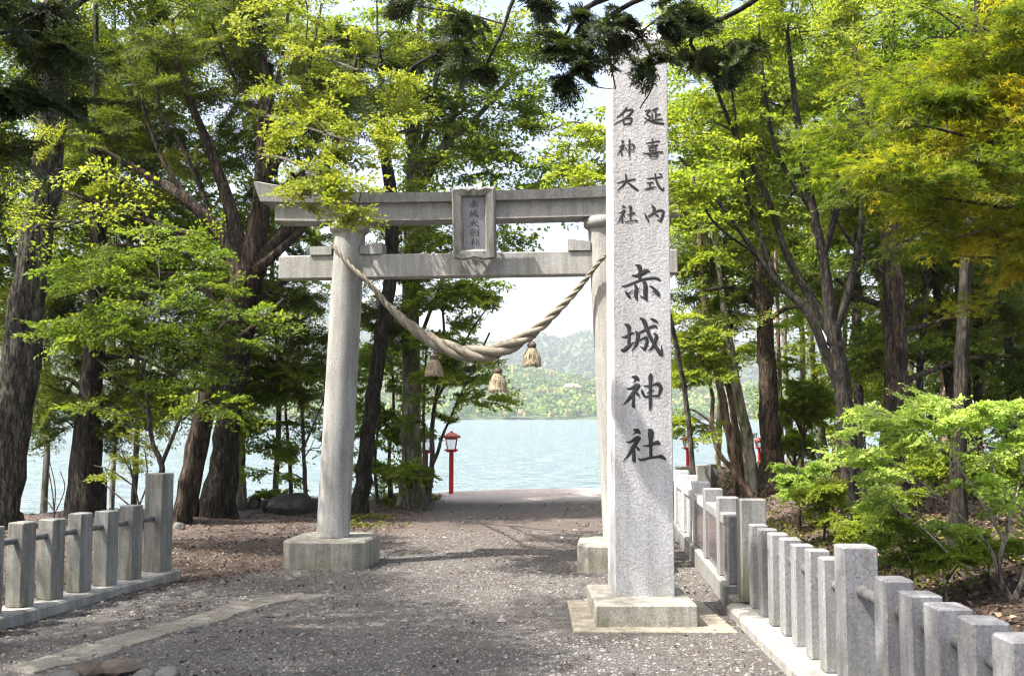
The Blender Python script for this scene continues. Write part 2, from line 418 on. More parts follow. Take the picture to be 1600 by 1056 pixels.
SHORE_FAR = 640.0
def near_hill(x, y):
    t = (y - SHORE_FAR) / 300.0
    px = 800 + x / 800 * F
    top = np.interp(px, [-600, 0, 400, 780, 930, 1100, 1300, 1600, 2200], [70, 52, 40, 40, 33, 24, 26, 40, 60])
    return np.where(t < 0, -2, 1.2 * smooth(0, .02, t) + top * smooth(0, 1, t) * (1 + .18 * fbm(x * .012, y * .012, 3)) + 4 * fbm(x * .02, y * .02, 3) * smooth(0, .3, t)) + WATER_Z
def far_hill(x, y):
    px = 800 + x / 1900 * F
    pyt = np.interp(px, [-900, -200, 0, 150, 300, 500, 700, 800, 850, 880, 905, 935, 1060, 1150, 1300, 1600, 2400], [260, 290, 335, 395, 455, 505, 545, 548, 535, 541, 527, 526, 532, 548, 545, 500, 430])
    top = (650 - pyt) / F * 1900
    t = (y - 1150) / 750.0
    return top * smooth(0, 1, t) * (1 + .05 * fbm(x * .01, y * .01, 4)) + 8 * fbm(x * .006, y * .006, 3)
V, Fq = grid(np.linspace(-900, 900, 160), np.linspace(SHORE_FAR - 6, 1150, 60), near_hill)
mesh_obj('lakeside_hill', V, Fq, M['hill'], smooth_sh=True)['kind'] = 'structure'
V, Fq = grid(np.linspace(-2200, 2200, 200), np.linspace(1100, 2000, 50), far_hill)
mesh_obj('mountain', V, Fq, M['hill'], smooth_sh=True)['kind'] = 'structure'

def crown_cards(rng, C, R, n, size, flat=.8):
    """n leaf-like cards on each of the domed crowns at C with radius R"""
    k = len(C)
    th = rng.rand(k, n) * 2 * pi; z = rng.rand(k, n) * 1.25 - .25
    q = np.sqrt(np.clip(1 - np.clip(z, -1, 1) ** 2, 0, 1)); lump = .72 + .28 * np.sin(3 * th + rng.rand(k, 1) * 6) * np.cos(4 * z + rng.rand(k, 1) * 6) + .12 * rng.randn(k, n)
    D = np.stack([q * np.cos(th), q * np.sin(th), z * flat], -1)
    P = C[:, None] + D * (R[:, None] * lump)[..., None]
    P = P.reshape(-1, 3); Nn = D.reshape(-1, 3) + .5 * rng.randn(k * n, 3); Nn /= np.linalg.norm(Nn, axis=1, keepdims=True)
    A = np.cross(Nn, rng.randn(k * n, 3)); A /= np.linalg.norm(A, axis=1, keepdims=True); B = np.cross(Nn, A)
    s = (size * np.repeat(R, n) * (.6 + .8 * rng.rand(k * n)))[:, None]
    V = np.stack([P - A * s, P + B * s * .6, P + A * s, P - B * s * .6], 1).reshape(-1, 3)
    v = np.clip(np.repeat(rng.rand(k), n) + .22 * rng.randn(k * n), 0, 1)
    return V, np.arange(len(V)).reshape(-1, 4), v
rng = np.random.RandomState(3)
def forest(name, n, xr, yr, hf, rr, seed, cards, size, label, mat):
    rng = np.random.RandomState(seed)
    y = yr[0] + (yr[1] - yr[0]) * rng.rand(n) ** 1.2; x = (rng.rand(n) * 2 - 1) * xr * (y / yr[0])
    keep = np.ones(n, bool); R = rr[0] + (rr[1] - rr[0]) * rng.rand(n)
    C = np.stack([x, y, hf(x, y) + R * .55], -1)
    V, Fq, v = crown_cards(rng, C, R, cards, size)
    o = mesh_obj(name, V, Fq, mat, attrs={'v': ('FACE', v)}); tag(o, label, 'forest', kind='stuff'); return o
M['leaf_farshore'] = leafmat('spring_forest_leaf', [(0, (.06, .11, .03)), (.4, (.11, .19, .035)), (.8, (.19, .27, .05)), (.93, (.28, .29, .08)), (1, (.27, .22, .11))], .2, .9)
M['leaf_mountain'] = leafmat('mountain_forest_leaf', [(0, (.03, .06, .025)), (.7, (.06, .10, .035)), (1, (.12, .15, .05))], .1, .9)
forest('lakeside_forest', 3600, 380, (SHORE_FAR + 1, 960), near_hill, (3.2, 6.5), 8, 60, .24, 'far shore wood of fresh green and yellow spring crowns along the lake', M['leaf_farshore'])
forest('mountain_forest', 5200, 680, (1250, 1950), far_hill, (6, 13), 9, 20, .42, 'hazy blue green forest covering the mountain beyond the lake', M['leaf_mountain'])

# small things on the far shore
c = W(893, 598, 800); e = empty('lakeside_lodge', (c[0], 800, near_hill(c[0], 800) + 1.5), 'tiny lodge with pink roof among the trees beyond the lake', 'building')
MB().box(-5.5, 5.5, -4, 4, -8, 4.2, .1).build('wall', M['pinkroof'], e)
mb = MB(); mb.add([(-6.8, -5.2, 4.2), (6.8, -5.2, 4.2), (6.8, 5.2, 4.2), (-6.8, 5.2, 4.2), (-5, 0, 7.2), (5, 0, 7.2)], [[0, 1, 5, 4], [1, 2, 5], [2, 3, 4, 5], [3, 0, 4], [0, 3, 2, 1]]); mb.build('roof', M['pinkroof'], e)
for dx in (-4, 0, 4): MB().box(dx - .9, dx + .9, -4.06, -3.98, 1, 2.8, .01).build('window', M['rock'], e)
c = W(1072, 658, 560); e = empty('tour_boat', (c[0], 560, WATER_Z), 'tiny white boat moored at the far shore right of the stone pillar', 'boat')
mb = MB(); mb.prism([(-6, -1.2), (4.5, -1.2), (7, 0), (4.5, 1.2), (-6, 1.2)], -.2, .9); mb.build('hull', M['white'], e)
MB().box(-4.5, 2.5, -.9, .9, .9, 1.1, .02).build('deck', M['white'], e); MB().box(-5, 3, -1.1, 1.1, 2.1, 2.25, .03).build('canopy', M['white'], e)
for x in (-4.5, -1, 2.5):
    for y in (-.9, .9): MB().tube([(x, y, .9), (x, y, 2.1)], .05, 6).build('canopy_post', M['white'], e)
# ------------------------------------------------------------------ brush-written characters
def S(*p): return p
G = {}
G['赤'] = (128, 80, 512, 440, [
 S((232,188,10),(280,192,36),(340,165,50),(378,146,44),(412,155,8)), S((268,84,12),(306,108,48),(312,160,36),(308,240,34)),
 S((128,290,10),(170,290,22),(260,256,24),(340,228,26),(450,214,28),(495,228,28),(512,242,8)), S((262,275,20),(274,320,36),(268,380,38),(280,428,20)),
 S((350,245,36),(364,300,44),(362,370,44),(376,436,14)), S((372,412,34),(340,402,20),(305,382,4)), S((168,340,12),(186,372,30),(216,406,18)), S((190,372,22),(215,348,12),(242,322,3)),
 S((403,288,12),(440,312,24),(480,360,42),(500,392,16)), S((450,340,16),(412,356,4)), S((286,345,16),(308,298,3))])
G['城'] = (122, 600, 535, 965, [
 S((130,785,10),(170,785,30),(215,755,34),(252,745,14)), S((162,660,14),(200,685,44),(205,750,34),(200,850,34)), S((122,903,12),(150,914,40),(200,875,38),(252,830,6)),
 S((285,752,14),(330,732,26),(390,702,30),(450,680,32),(480,695,12)), S((268,730,18),(290,770,40),(275,850,36),(226,922,5)), S((300,815,10),(340,798,22),(372,790,30),(376,840,34),(350,912,30)),
 S((352,905,24),(308,872,5)), S((312,600,12),(350,630,44),(375,700,40),(412,790,36),(470,890,36),(512,950,42),(528,964,20)), S((522,940,28),(517,858,4)), S((443,748,12),(470,775,34),(455,830,36),(425,890,30),(383,918,5)), S((412,606,10),(445,620,28),(488,646,12))])
G['神'] = (138, 85, 522, 442, [
 S((232,112,14),(272,125,46),(302,150,20)), S((268,148,20),(240,172,4)), S((178,228,10),(215,230,24),(285,198,40),(312,210,14)), S((296,205,36),(240,280,44),(190,345,28),(138,392,3)),
 S((250,262,24),(246,340,28),(245,395,36),(258,414,14)), S((266,260,12),(285,280,26),(306,306,12)), S((325,235,12),(335,265,28),(350,300,24),(364,314,10)),
 S((345,200,12),(380,205,20),(440,193,20),(485,182,34),(514,222,38),(500,270,28),(484,312,16)), S((378,277,12),(410,256,22),(448,240,12)), S((358,310,18),(420,300,20),(492,300,20)), S((415,82,18),(415,115,46),(412,180,34),(410,300,32),(408,400,30),(398,442,3))])
G['社'] = (138, 622, 558, 942, [
 S((246,624,14),(285,640,46),(314,664,18)), S((270,655,20),(238,676,4)), S((180,745,10),(215,748,24),(285,708,40),(318,715,14)), S((300,715,36),(250,790,42),(200,870,28),(136,938,3)),
 S((254,785,22),(250,860,32),(250,920,38),(262,944,14)), S((270,793,10),(290,812,28),(307,832,12)), S((340,780,10),(380,785,22),(440,765,28),(482,754,46),(512,770,8)),
 S((390,624,14),(415,648,60),(415,720,44),(415,800,34),(415,900,30)), S((293,903,12),(320,920,26),(400,902,24),(480,890,26),(522,890,38),(560,916,16))])
G['延'] = (205, 335, 300, 418, [S((210,354,7),(234,350,11),(218,370,10),(234,384,10),(204,410,3)), S((206,384,5),(234,400,10),(265,409,13),(300,414,13)), S((274,338,5),(258,346,11),(242,353,3)), S((262,350,9),(262,396,9)), S((262,373,7),(286,368,8)), S((244,366,7),(246,398,9)), S((240,398,7),(294,391,9))])
G['喜'] = (198, 488, 297, 578, [S((216,510,5),(250,505,9),(282,500,9)), S((247,487,8),(248,525,9)), S((224,524,5),(272,519,9)), S((230,532,6),(262,529,8),(262,542,7)), S((230,532,6),(232,545,7),(262,543,6)), S((230,549,4),(240,555,8)), S((264,546,7),(254,555,4)), S((198,558,5),(230,559,9),(270,552,9),(297,553,9)), S((228,563,7),(236,579,8)), S((228,564,6),(268,562,9),(262,578,8)), S((236,577,6),(262,576,7))])
G['式'] = (210, 655, 298, 740, [S((218,682,4),(250,679,9),(292,673,9)), S((257,655,6),(263,690,11),(276,720,12),(294,740,12)), S((296,738,9),(299,720,2)), S((276,655,4),(288,664,10)), S((218,703,5),(248,700,9)), S((233,702,8),(233,728,8)), S((208,734,6),(235,728,11),(258,718,3))])
G['内'] = (895, 145, 1104, 330, [S((895,238,10),(915,280,26),(942,332,18)), S((928,266,10),(990,230,22),(1060,205,28),(1098,216,34),(1086,280,34),(1064,328,28)), S((1070,322,26),(1028,304,4)), S((970,143,12),(1000,185,36),(985,240,28),(932,276,5)), S((1000,240,10),(1030,256,26),(1050,278,8))])
G['名'] = (60, 335, 150, 418, [S((122,334,7),(105,358,12),(72,384,4)), S((104,352,6),(148,347,11),(122,380,11),(58,414,3)), S((92,362,5),(104,372,8)), S((104,388,8),(108,416,9)), S((104,389,7),(142,386,10),(136,414,9)), S((108,412,7),(136,410,8))])
G['大'] = (72, 660, 175, 738, [S((74,702,5),(110,693,10),(162,684,10)), S((116,659,7),(118,690,12),(100,716,10),(72,738,2)), S((122,694,8),(146,716,12),(176,737,13))])
G['明'] = (0, 0, 100, 100, [S((8,18,8),(10,82,9)), S((8,20,7),(38,16,9),(37,82,9)), S((12,48,7),(36,46,7)), S((12,80,7),(36,78,7)), S((56,10,8),(58,60,10),(40,96,3)), S((56,12,7),(92,8,10),(92,88,11),(78,88,4)), S((60,36,7),(90,34,7)), S((60,60,7),(90,58,7))])
def glyph(ch, x0, z1, w, hh, y, name, mat, parent, t=.0025):
    """brush strokes of one character on the plane y facing -y; box left x0, top z1"""
    gx0, gy0, gx1, gy1, strokes = G[ch]; mb = MB(); sx = w / (gx1 - gx0); sy = hh / (gy1 - gy0)
    for k, st in enumerate(strokes):
        P = crv(np.array(st, float), 7) if len(st) > 2 else crv(np.array(st, float), 7)
        xy = np.stack([(P[:, 0] - gx0) * sx + x0, z1 - (P[:, 1] - gy0) * sy], -1); wd = np.clip(P[:, 2], 1, None) * (sx + sy) / 2 * .5
        T = np.gradient(xy, axis=0); T /= np.linalg.norm(T, axis=1, keepdims=True) + 1e-9; Nn = np.stack([-T[:, 1], T[:, 0]], -1)
        # round the ends
        a0 = xy[0] - T[0] * wd[0] * .6; a1 = xy[-1] + T[-1] * wd[-1] * .6
        L = xy + Nn * wd[:, None]; R = xy - Nn * wd[:, None]; o = k * .00025 + .0012
        m = len(xy); Vv = []
        for i in range(m): Vv += [(L[i, 0], y - o, L[i, 1]), (xy[i, 0], y - o - t, xy[i, 1]), (R[i, 0], y - o, R[i, 1])]
        Vv += [(a0[0], y - o, a0[1]), (a1[0], y - o, a1[1])]
        fc = []
        for i in range(m - 1):
            b = 3 * i; fc += [[b, b + 1, b + 4, b + 3], [b + 1, b + 2, b + 5, b + 4]]
        fc += [[3 * m, 1, 0], [3 * m, 2, 1], [3 * m + 1, 3 * m - 3, 3 * m - 2], [3 * m + 1, 3 * m - 2, 3 * m - 1]]
        mb.add(Vv, fc)
    return mb.build(name, mat, parent)

# ------------------------------------------------------------------ stone pillar with the shrine's name
MY = 8.45                                     # plane of its inscribed face
c0 = W(1006.5, 922, MY)
mon = empty('stone_monument', (c0[0], MY, 0), 'tall pale granite pillar inscribed with large dark characters, in front of the right torii leg', 'monument', rz=0)
cx = c0[0]
def mx(px, py): p = W(px, py, MY); return p[0] - cx, p[2]
zt = mx(995, 40)[1]
hb = (mx(1055, 922)[0] - mx(958, 922)[0]) / 2; ht = (mx(1040, 80)[0] - mx(950.5, 80)[0]) / 2
mb = MB()
def ring8(hw, y0, y1, z, ch=.022): return [(-hw + ch, y0, z), (hw - ch * .4, y0, z), (hw, y0 + ch, z), (hw, y1 - ch, z), (hw - ch, y1, z), (-hw + ch, y1, z), (-hw, y1 - ch, z), (-hw, y0 + ch, z)]
V = ring8(hb, 0, .46, .2) + ring8(ht, .0, .44, zt - .12) + [(x * .3, .2 + (y - .2) * .3, z) for x, y, z in ring8(ht, .0, .44, zt + .06)]
fc = [list(range(16, 24))]
for k in range(2):
    for i in range(8): j = (i + 1) % 8; fc.append([k * 8 + i, k * 8 + j, (k + 1) * 8 + j, (k + 1) * 8 + i])
mb.add(V, fc); pil = mb.build('pillar', M['monument'], mon)
pil['label'] = 'hammered pale granite shaft with two columns of small and four large characters'
def put(ch, x0, y0, x1, y1):
    a = mx(x0, y0); bq = mx(x1, y1); glyph(ch, a[0], a[1], bq[0] - a[0], a[1] - bq[1], 0, 'engraved_character', M['ink'], pil)
put('赤', 970.6, 412.9, 1032.4, 470.9); put('城', 969.6, 496.6, 1036.2, 555.4); put('神', 972.2, 583.7, 1034.1, 641.2); put('社', 972.2, 670.2, 1039.9, 721.7)
put('名', 959, 168, 989, 196); put('神', 963, 218, 991.5, 246); put('大', 963.5, 272.4, 996.4, 298); put('社', 963.3, 321.5, 996.3, 349)
put('延', 1006, 167.8, 1036.5, 195); put('喜', 1003.7, 217, 1035.6, 246); put('式', 1007.6, 270.7, 1037, 298); put('内', 1007, 320.6, 1037, 347)
# plinth: front face at 931..1091 px, about 8.06 m away
fy = 8.08 - MY; xl = W(931, 978, 8.08)[0] - cx; xr_ = W(1091, 978, 8.08)[0] - cx
MB().box(xl, xr_, fy, fy + .98, -.06, .2, .012).build('plinth', M['monument_base'], mon)
pad = empty('concrete_pad', (cx, 8.6, 0), 'flat sunlit concrete pad under the inscribed pillar', 'slab')
P = [W(893, 983, 7.95), W(1132, 985, 7.9), W(1095, 938, 9.15), W(893, 936, 9.25)]
pts = [(-.62, -.66), (.66, -.68), (.62, .62), (-.60, .66)]
MB().prism(pts, -.08, .028, .01).build('slab', M['pad'], pad)
o = pad.children[0]; o.name = 'slab'

# ------------------------------------------------------------------ torii
YAW = radians(-6.0)
tor = empty('torii_gate', (-.43, 11.5, 0), 'grey stone torii gate spanning the gravel path to the lake', 'gate', rz=YAW)
BH = .31
for sx in (-1, 1):
    bx = sx * 1.655; hw = .47; ch = .12
    pts = [(bx - hw + ch, -hw), (bx + hw - ch, -hw), (bx + hw, -hw + ch), (bx + hw, hw - ch), (bx + hw - ch, hw), (bx - hw + ch, hw), (bx - hw, hw - ch), (bx - hw, -hw + ch)]
    base = MB().prism(pts, -.1, BH, .02).build('base_block', M['torii_base'], tor)
    tx = sx * 1.50; zl = 3.86; lean = (tx - bx) / (zl - BH)
    MB().lathe([(.20, -.0), (.205, .012), (.19, .03), (.188, .6), (.184, 1.8), (.182, 2.8), (.185, zl - BH)], (bx, 0, BH), 40, (lean, 0)).build('pillar', M['torii'], tor)
    MB().lathe([(.20, 0), (.235, .03), (.235, .10), (.22, .12)], (tx, 0, zl - .01), 40).build('collar', M['torii'], tor)
MB().box(-2.33, 2.33, -.10, .10, 3.31, 3.585, .012).build('lower_beam', M['torii'], tor)
for sx in (-1, 1):
    for q in (-1, 1):
        x0 = sx * 1.515 + q * .17; x1 = x0 + q * .26
        a, bq = min(x0, x1), max(x0, x1); mb = MB()
        hi, lo = (.135, .10) if q * sx < 0 else (.10, .10)
        za = 3.587 + (hi if (q > 0) == (bq == x1) and q < 0 else lo); zb = 3.587 + (hi if q > 0 else lo)
        mb.add([(a, -.12, 3.587), (bq, -.12, 3.587), (bq, .12, 3.587), (a, .12, 3.587), (a, -.12, za), (bq, -.12, zb), (bq, .12, zb), (a, .12, za)],
               [[3, 2, 1, 0], [4, 5, 6, 7], [0, 1, 5, 4], [1, 2, 6, 5], [2, 3, 7, 6], [3, 0, 4, 7]]); mb.build('wedge', M['torii'], tor)
# upper beam and curved cap
def beam(name, L, y0, y1, zb, zt_, n=40, slant=0.0, roof=0.0):
    xs_ = np.linspace(-1, 1, n + 1); V = []; fc = []
    for t in xs_:
        lo = zb(abs(t)); hi = zt_(abs(t)); xb = t * (L - slant); xt = t * L
        V += [(xb, y0, lo), (xb, y1, lo), (xt, y1 + roof, hi - .03), (xt, 0, hi + .02 * (roof > 0)), (xt, y0 - roof, hi - .03 * (roof > 0))]
    for i in range(n):
        for k in range(5): a = i * 5 + k; b_ = i * 5 + (k + 1) % 5; fc.append([a, b_, b_ + 5, a + 5])
    fc += [[4, 3, 2, 1, 0], [n * 5 + k for k in range(5)]]
    mb = MB(); mb.add(V, fc); return mb.build(name, M['torii'], tor)
beam('upper_beam', 2.36, -.17, .17, lambda t: 3.965 + .03 * t ** 3, lambda t: 4.165 + .05 * t ** 3)
beam('cap_beam', 2.60, -.225, .225, lambda t: 4.168 + .05 * t ** 3, lambda t: 4.30 + .055 * t * t + .125 * t ** 4, slant=.075, roof=.03)
# tablet
tb = empty('x', (0, 0, 0), None, None); bpy.data.objects.remove(tb)
tab = MB()
def tabl(mb_, x0, x1, z0, z1, y0, y1): mb_.box(x0, x1, y0, y1, z0, z1, .008)
frame = MB(); W2, H2 = .245, .40
outer = [(-W2, -H2), (-.12, -H2 - .015), (.0, -H2 + .012), (.12, -H2 - .015), (W2, -H2), (W2, H2), (.15, H2 + .012), (.06, H2 - .008), (0, H2 + .012), (-.06, H2 - .008), (-.15, H2 + .012), (-W2, H2)]
iw, ih = .118, .29
inner = [(-iw, -ih), (-iw * .5, -ih), (0, -ih), (iw * .5, -ih), (iw, -ih), (iw, ih), (iw * .6, ih), (iw * .3, ih), (0, ih), (-iw * .3, ih), (-iw * .6, ih), (-iw, ih)]
V = [(x, .10, z) for x, z in outer] + [(x, -.0, z) for x, z in outer] + [(x * .93, -.02, z * .95) for x, z in outer] + [(x * 1.25, -.012, z * 1.08) for x, z in inner] + [(x, .03, z) for x, z in inner]
n = 12; fc = []
for k in range(4):
    for i in range(n): j = (i + 1) % n; fc.append([k * n + i, k * n + j, (k + 1) * n + j, (k + 1) * n + i])
fc.append(list(range(n - 1, -1, -1)))
frame.add(V, fc); fr_ = frame.build('tablet', M['fence_old'], tor)
pn = MB().box(-iw - .004, iw + .004, .024, .06, -ih - .004, ih + .004, .001).build('inscribed_panel', M['tablet'], fr_)
fr_.location = (.035, -.36, 3.875); fr_.rotation_euler = (radians(9), 0, 0)
for k, chh in enumerate('赤城大明神'): glyph(chh, -.052, .265 - k * .108, .105, .088, .0235, 'carved_character', M['carved'], pn, .0015)

# ------------------------------------------------------------------ straw rope with tassels
rope = empty('shimenawa_rope', (-.43, 11.2, 3.0), 'thick twisted straw rope hanging in a curve between the torii legs', 'rope')
rp = [(520, 384, 8), (532, 398, 8), (548, 416, 8), (566, 432, 8.5), (585, 452, 10), (605, 476, 12), (640, 508, 19), (680, 535, 25), (720, 550, 29), (757, 552, 30), (795, 541, 27), (835, 517, 20), (868, 488, 15), (900, 455, 11), (925, 424, 9), (940, 405, 8), (953, 395, 8)]
def rdep(px):
    base = np.interp(px, [520, 566, 620, 910, 953], [11.52, 11.40, 11.44, 11.2, 10.98])
    return float(base)
R3 = []
for px, py, w in rp:
    dd = rdep(px)
    R3.append(list(W(px, py, dd)) + [w * .9 * dd / F / 2])
R3 = crv(np.array(R3), 26); Pc = R3[:, :3]; Rc = R3[:, 3]
Tt = np.gradient(Pc, axis=0); ds = np.linalg.norm(Tt, axis=1); Tt /= ds[:, None]
up = np.array([0, 1.0, 0]); A = np.cross(Tt, up); A /= np.linalg.norm(A, axis=1, keepdims=True); B = np.cross(Tt, A)
phi = np.cumsum(ds / (Rc * 1.45 + .006))
inv = -np.array([-.43, 11.2, 3.0])
for k in range(3):
    a = phi + k * 2 * pi / 3
    Q = Pc + (np.cos(a)[:, None] * A + np.sin(a)[:, None] * B) * (Rc * .54)[:, None] + inv
    sm_ = MB(); sm_.tube(Q, Rc * .50, 10); rg = np.random.RandomState(k)
    for _ in range(70):      # loose straw ends standing off the strand
        i_ = rg.randint(20, len(Q) - 20); dr = rg.randn(3); dr /= np.linalg.norm(dr); b_ = Q[i_] + dr * Rc[i_] * .45
        sm_.tube([b_, b_ + Tt[i_] * .03 + dr * .012, b_ + Tt[i_] * .05 + dr * .03 * rg.rand() + (0, 0, -.012)], .0013, 3)
    sm_.build('strand', M['rope'], rope)
for px, ptop, y0, y1, w in ((678, 543, 553, 586, 28), (778, 550, 574, 611, 29), (831, 520, 534, 571, 29)):
    dd = rdep(px) + .0; t0 = W(px, ptop, dd); a = W(px, y0, dd); bq = W(px, y1, dd); hgt = a[2] - bq[2]; rr = w * dd / F / 2
    ts = MB(); prof = [(rr * .30, 0), (rr * .42, -.10), (rr * .45, -.2), (rr * .38, -.24), (rr * .55, -.32), (rr * .8, -.6), (rr * .98, -.9), (rr * 1.0, -1.0), (rr * .9, -1.02)]
    ts.lathe([(r, z * hgt) for r, z in prof][::-1], (a[0] + inv[0], a[1] + inv[1], a[2] + inv[2]), 26)
    rg = np.random.RandomState(px)
    for q in range(70):
        an = rg.rand() * 6.28; r1 = rr * (.93 + .1 * rg.rand()); r0 = rr * .45; cc = np.array([a[0], a[1], a[2]]) + inv
        z0 = -.26 - .1 * rg.rand(); zz1 = -1.0 - .08 * rg.rand()
        ts.tube([cc + (cos(an) * r0, sin(an) * r0, z0 * hgt), cc + (cos(an) * r1 * .86, sin(an) * r1 * .86, -.6 * hgt), cc + (cos(an + .1) * r1, sin(an + .1) * r1, zz1 * hgt)], rr * .045, 4)
    tsl = ts.build('tassel', M['tassel'], rope)
    MB().tube([t0 + inv, (t0 + a) / 2 + inv + (.006, 0, 0), a + inv], .007, 6).tube([a + inv + (-.03, -.02, .05), a + inv + (0, -.03, .07), a + inv + (.045, -.02, .045)], .009, 6).build('cord', M['cord'], tsl)
    MB().lathe([(rr * .45, -.02), (rr * .5, -.01), (rr * .5, .01), (rr * .45, .02)], a + inv + (0, 0, -.16 * hgt), 16).build('binding', M['cord'], tsl)

# ------------------------------------------------------------------ stone fences
def fr_dir(p, q): v = np.array(q) - np.array(p); return v / np.linalg.norm(v), math.atan2(v[1], v[0])
def fence(name, label, p, q, posts, size, z0, mat, rail=None, curb=None, curbw=.34):
    """posts: (distance along the line, width along, width across, top height); local x runs along the fence"""
    dvec, ang = fr_dir(p, q)
    e = empty(name, (p[0], p[1], 0), label, 'fence', rz=ang)
    rj = np.random.RandomState(int(abs(p[0]) * 100))
    for (s, wa, wc, top) in posts:
        j1, j2, j3 = rj.randn(3) * (.005, .006, .006)
        MB().box(s - wa / 2 + j1, s + wa / 2 + j1, -wc / 2 + j2, wc / 2 + j2, z0, top + j3, .005 + .006 * rj.rand(), top=(.002 * rj.rand(), .003 * rj.rand())).build('post', mat, e)
    L = np.linalg.norm(np.array(q) - np.array(p))
    return e, L
# left: posts 0.36 apart running away from the camera
p0 = (-4.72, 6.55); p1 = (-3.66, 10.42)
dv, ang = fr_dir(p0, p1); L = np.linalg.norm(np.array(p1) - np.array(p0))
posts = [(L - .45 - .365 * k, .165, .16, .805 - .006 * (k % 2)) for k in range(10)]
lf, _ = fence('granite_fence', 'low weathered grey granite post fence with one pipe rail, left of the path', p0, p1, posts, .15, .10, M['fence_old'])
ep = MB().box(L - .10, L + .10, -.105, .105, .11, 1.11, .008).build('end_post', M['fence_old'], lf)
rg = np.random.RandomState(4)
MB().tube([(-.3, 0, .655), (L - .08, 0, .655)], .028, 12).build('rail', M['metal'], lf)
MB().box(-.8, L - .16, -.18, .17, -.1, .10, .02).build('kerb', M['curb'], lf)
MB().box(L - .157, L + .15, -.19, .19, -.1, .112, .012).build('end_block', M['curb'], lf)
# right near: along x = 2.0
p0 = (1.975, 3.2); p1 = (2.08, 8.75); dv, ang = fr_dir(p0, p1); L = np.linalg.norm(np.array(p1) - np.array(p0))
posts = [(d - 3.2 + .09, .175, .16, t) for d, t in ((3.56, .83), (3.9, .83), (4.22, .83), (4.55, .835), (4.9, .84), (5.25, .85))]
posts += [(d - 3.2 + .07, .135, .14, t) for d, t in ((6.35, .805), (6.70, .80), (7.05, .80), (7.40, .80), (7.75, .795), (8.09, .795), (8.43, .79))]
rf, _ = fence('granite_fence', 'speckled granite post fence stepping towards the camera at lower right', p0, p1, posts, .15, .10, M['fence'])
MB().box(5.86 - 3.2, 6.05 - 3.2, -.1, .1, .10, .94, .008).build('tall_post', M['fence'], rf)
MB().box(6.07 - 3.2, 6.19 - 3.2, -.075, .04, .10, .785, .006).build('half_post', M['fence'], rf)
MB().tube([(-.4, 0, .69), (5.9 - 3.2, 0, .69)], .034, 14).build('rail', M['metal'], rf)
MB().tube([(6.1 - 3.2, 0, .64), (L - .1, 0, .64)], .03, 12).build('rail', M['metal'], rf)
MB().box(-.6, L - .02, -.20, .24, -.1, .10, .03).build('kerb', M['curb'], rf)
MB().box(L - .10, L + .1, -.11, .11, .11, .985, .008).build('end_post', M['fence_old'], rf)
MB().box(L - .017, L + .26, -.17, .17, -.1, .12, .012).build('end_block', M['fence_old'], rf)
# right far: panelled
p0 = (2.03, 9.06); p1 = (2.42, 14.3); dv, ang = fr_dir(p0, p1); L = np.linalg.norm(np.array(p1) - np.array(p0))
pf, _ = fence('panelled_granite_fence', 'polished granite panel fence behind the inscribed pillar, right of the path', p0, p1, [], .15, .1, M['fence'])
MB().box(-.0, L + .3, -.13, .13, -.1, .19, .012).build('plinth', M['fence'], pf)
MB().box(.02, .13, -.08, .08, .193, .80, .006).build('half_post', M['fence'], pf)
ss = [.62, 1.75, 2.9, 4.15, 5.3]
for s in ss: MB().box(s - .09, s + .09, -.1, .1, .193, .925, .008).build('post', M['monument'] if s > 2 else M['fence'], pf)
for s in (.62, 1.75): MB().box(s - .12, s + .12, -.16, -.132, -.05, .205, .006).build('plinth_block', M['fence'], pf)
ed = [.13] + ss
for k in range(5):
    a = ed[k] + (.09 if k else 0); bq = ed[k + 1] - .09
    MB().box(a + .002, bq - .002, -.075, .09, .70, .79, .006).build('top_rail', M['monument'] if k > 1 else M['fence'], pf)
    if k < 3: MB().box(a + .002, bq - .002, .03, .078, .215, .69, .004).build('panel', M['panel'], pf)
    else:
        for t in np.linspace(a, bq, 6)[1:-1]: MB().box(t - .035, t + .035, .01, .07, .193, .698, .004).build('baluster', M['monument'], pf)
# blocks at the lake end
for px, py, dd, w, hh, lab, g in ((1067, 741, 17.5, .25, .25, 'dark grey stone block just right of the pillar, end of the bank', 0), (1098, 738, 18.2, .26, .26, 'pale stone block beside the mossy bank by the lake', 0), (1114, 737, 18.4, .13, .26, 'narrow dark stone block next to the pale one by the lake', 0)):
    c = W(px, py, dd); z = gz(c[0], dd)
    mb = MB(); mb.box(-w / 2, w / 2, -w / 2, w / 2, -.3, max(.12, c[2] + .14 - z), .01); mb.box(-w / 2 - .03, w / 2 + .03, -w / 2 - .03, w / 2 + .03, -.3, .03, .01)
    o = mb.build('stone_block', M['fence_old'] if px != 1098 else M['curb']); o.location = (c[0], dd, z); tag(o, lab, 'stone block')

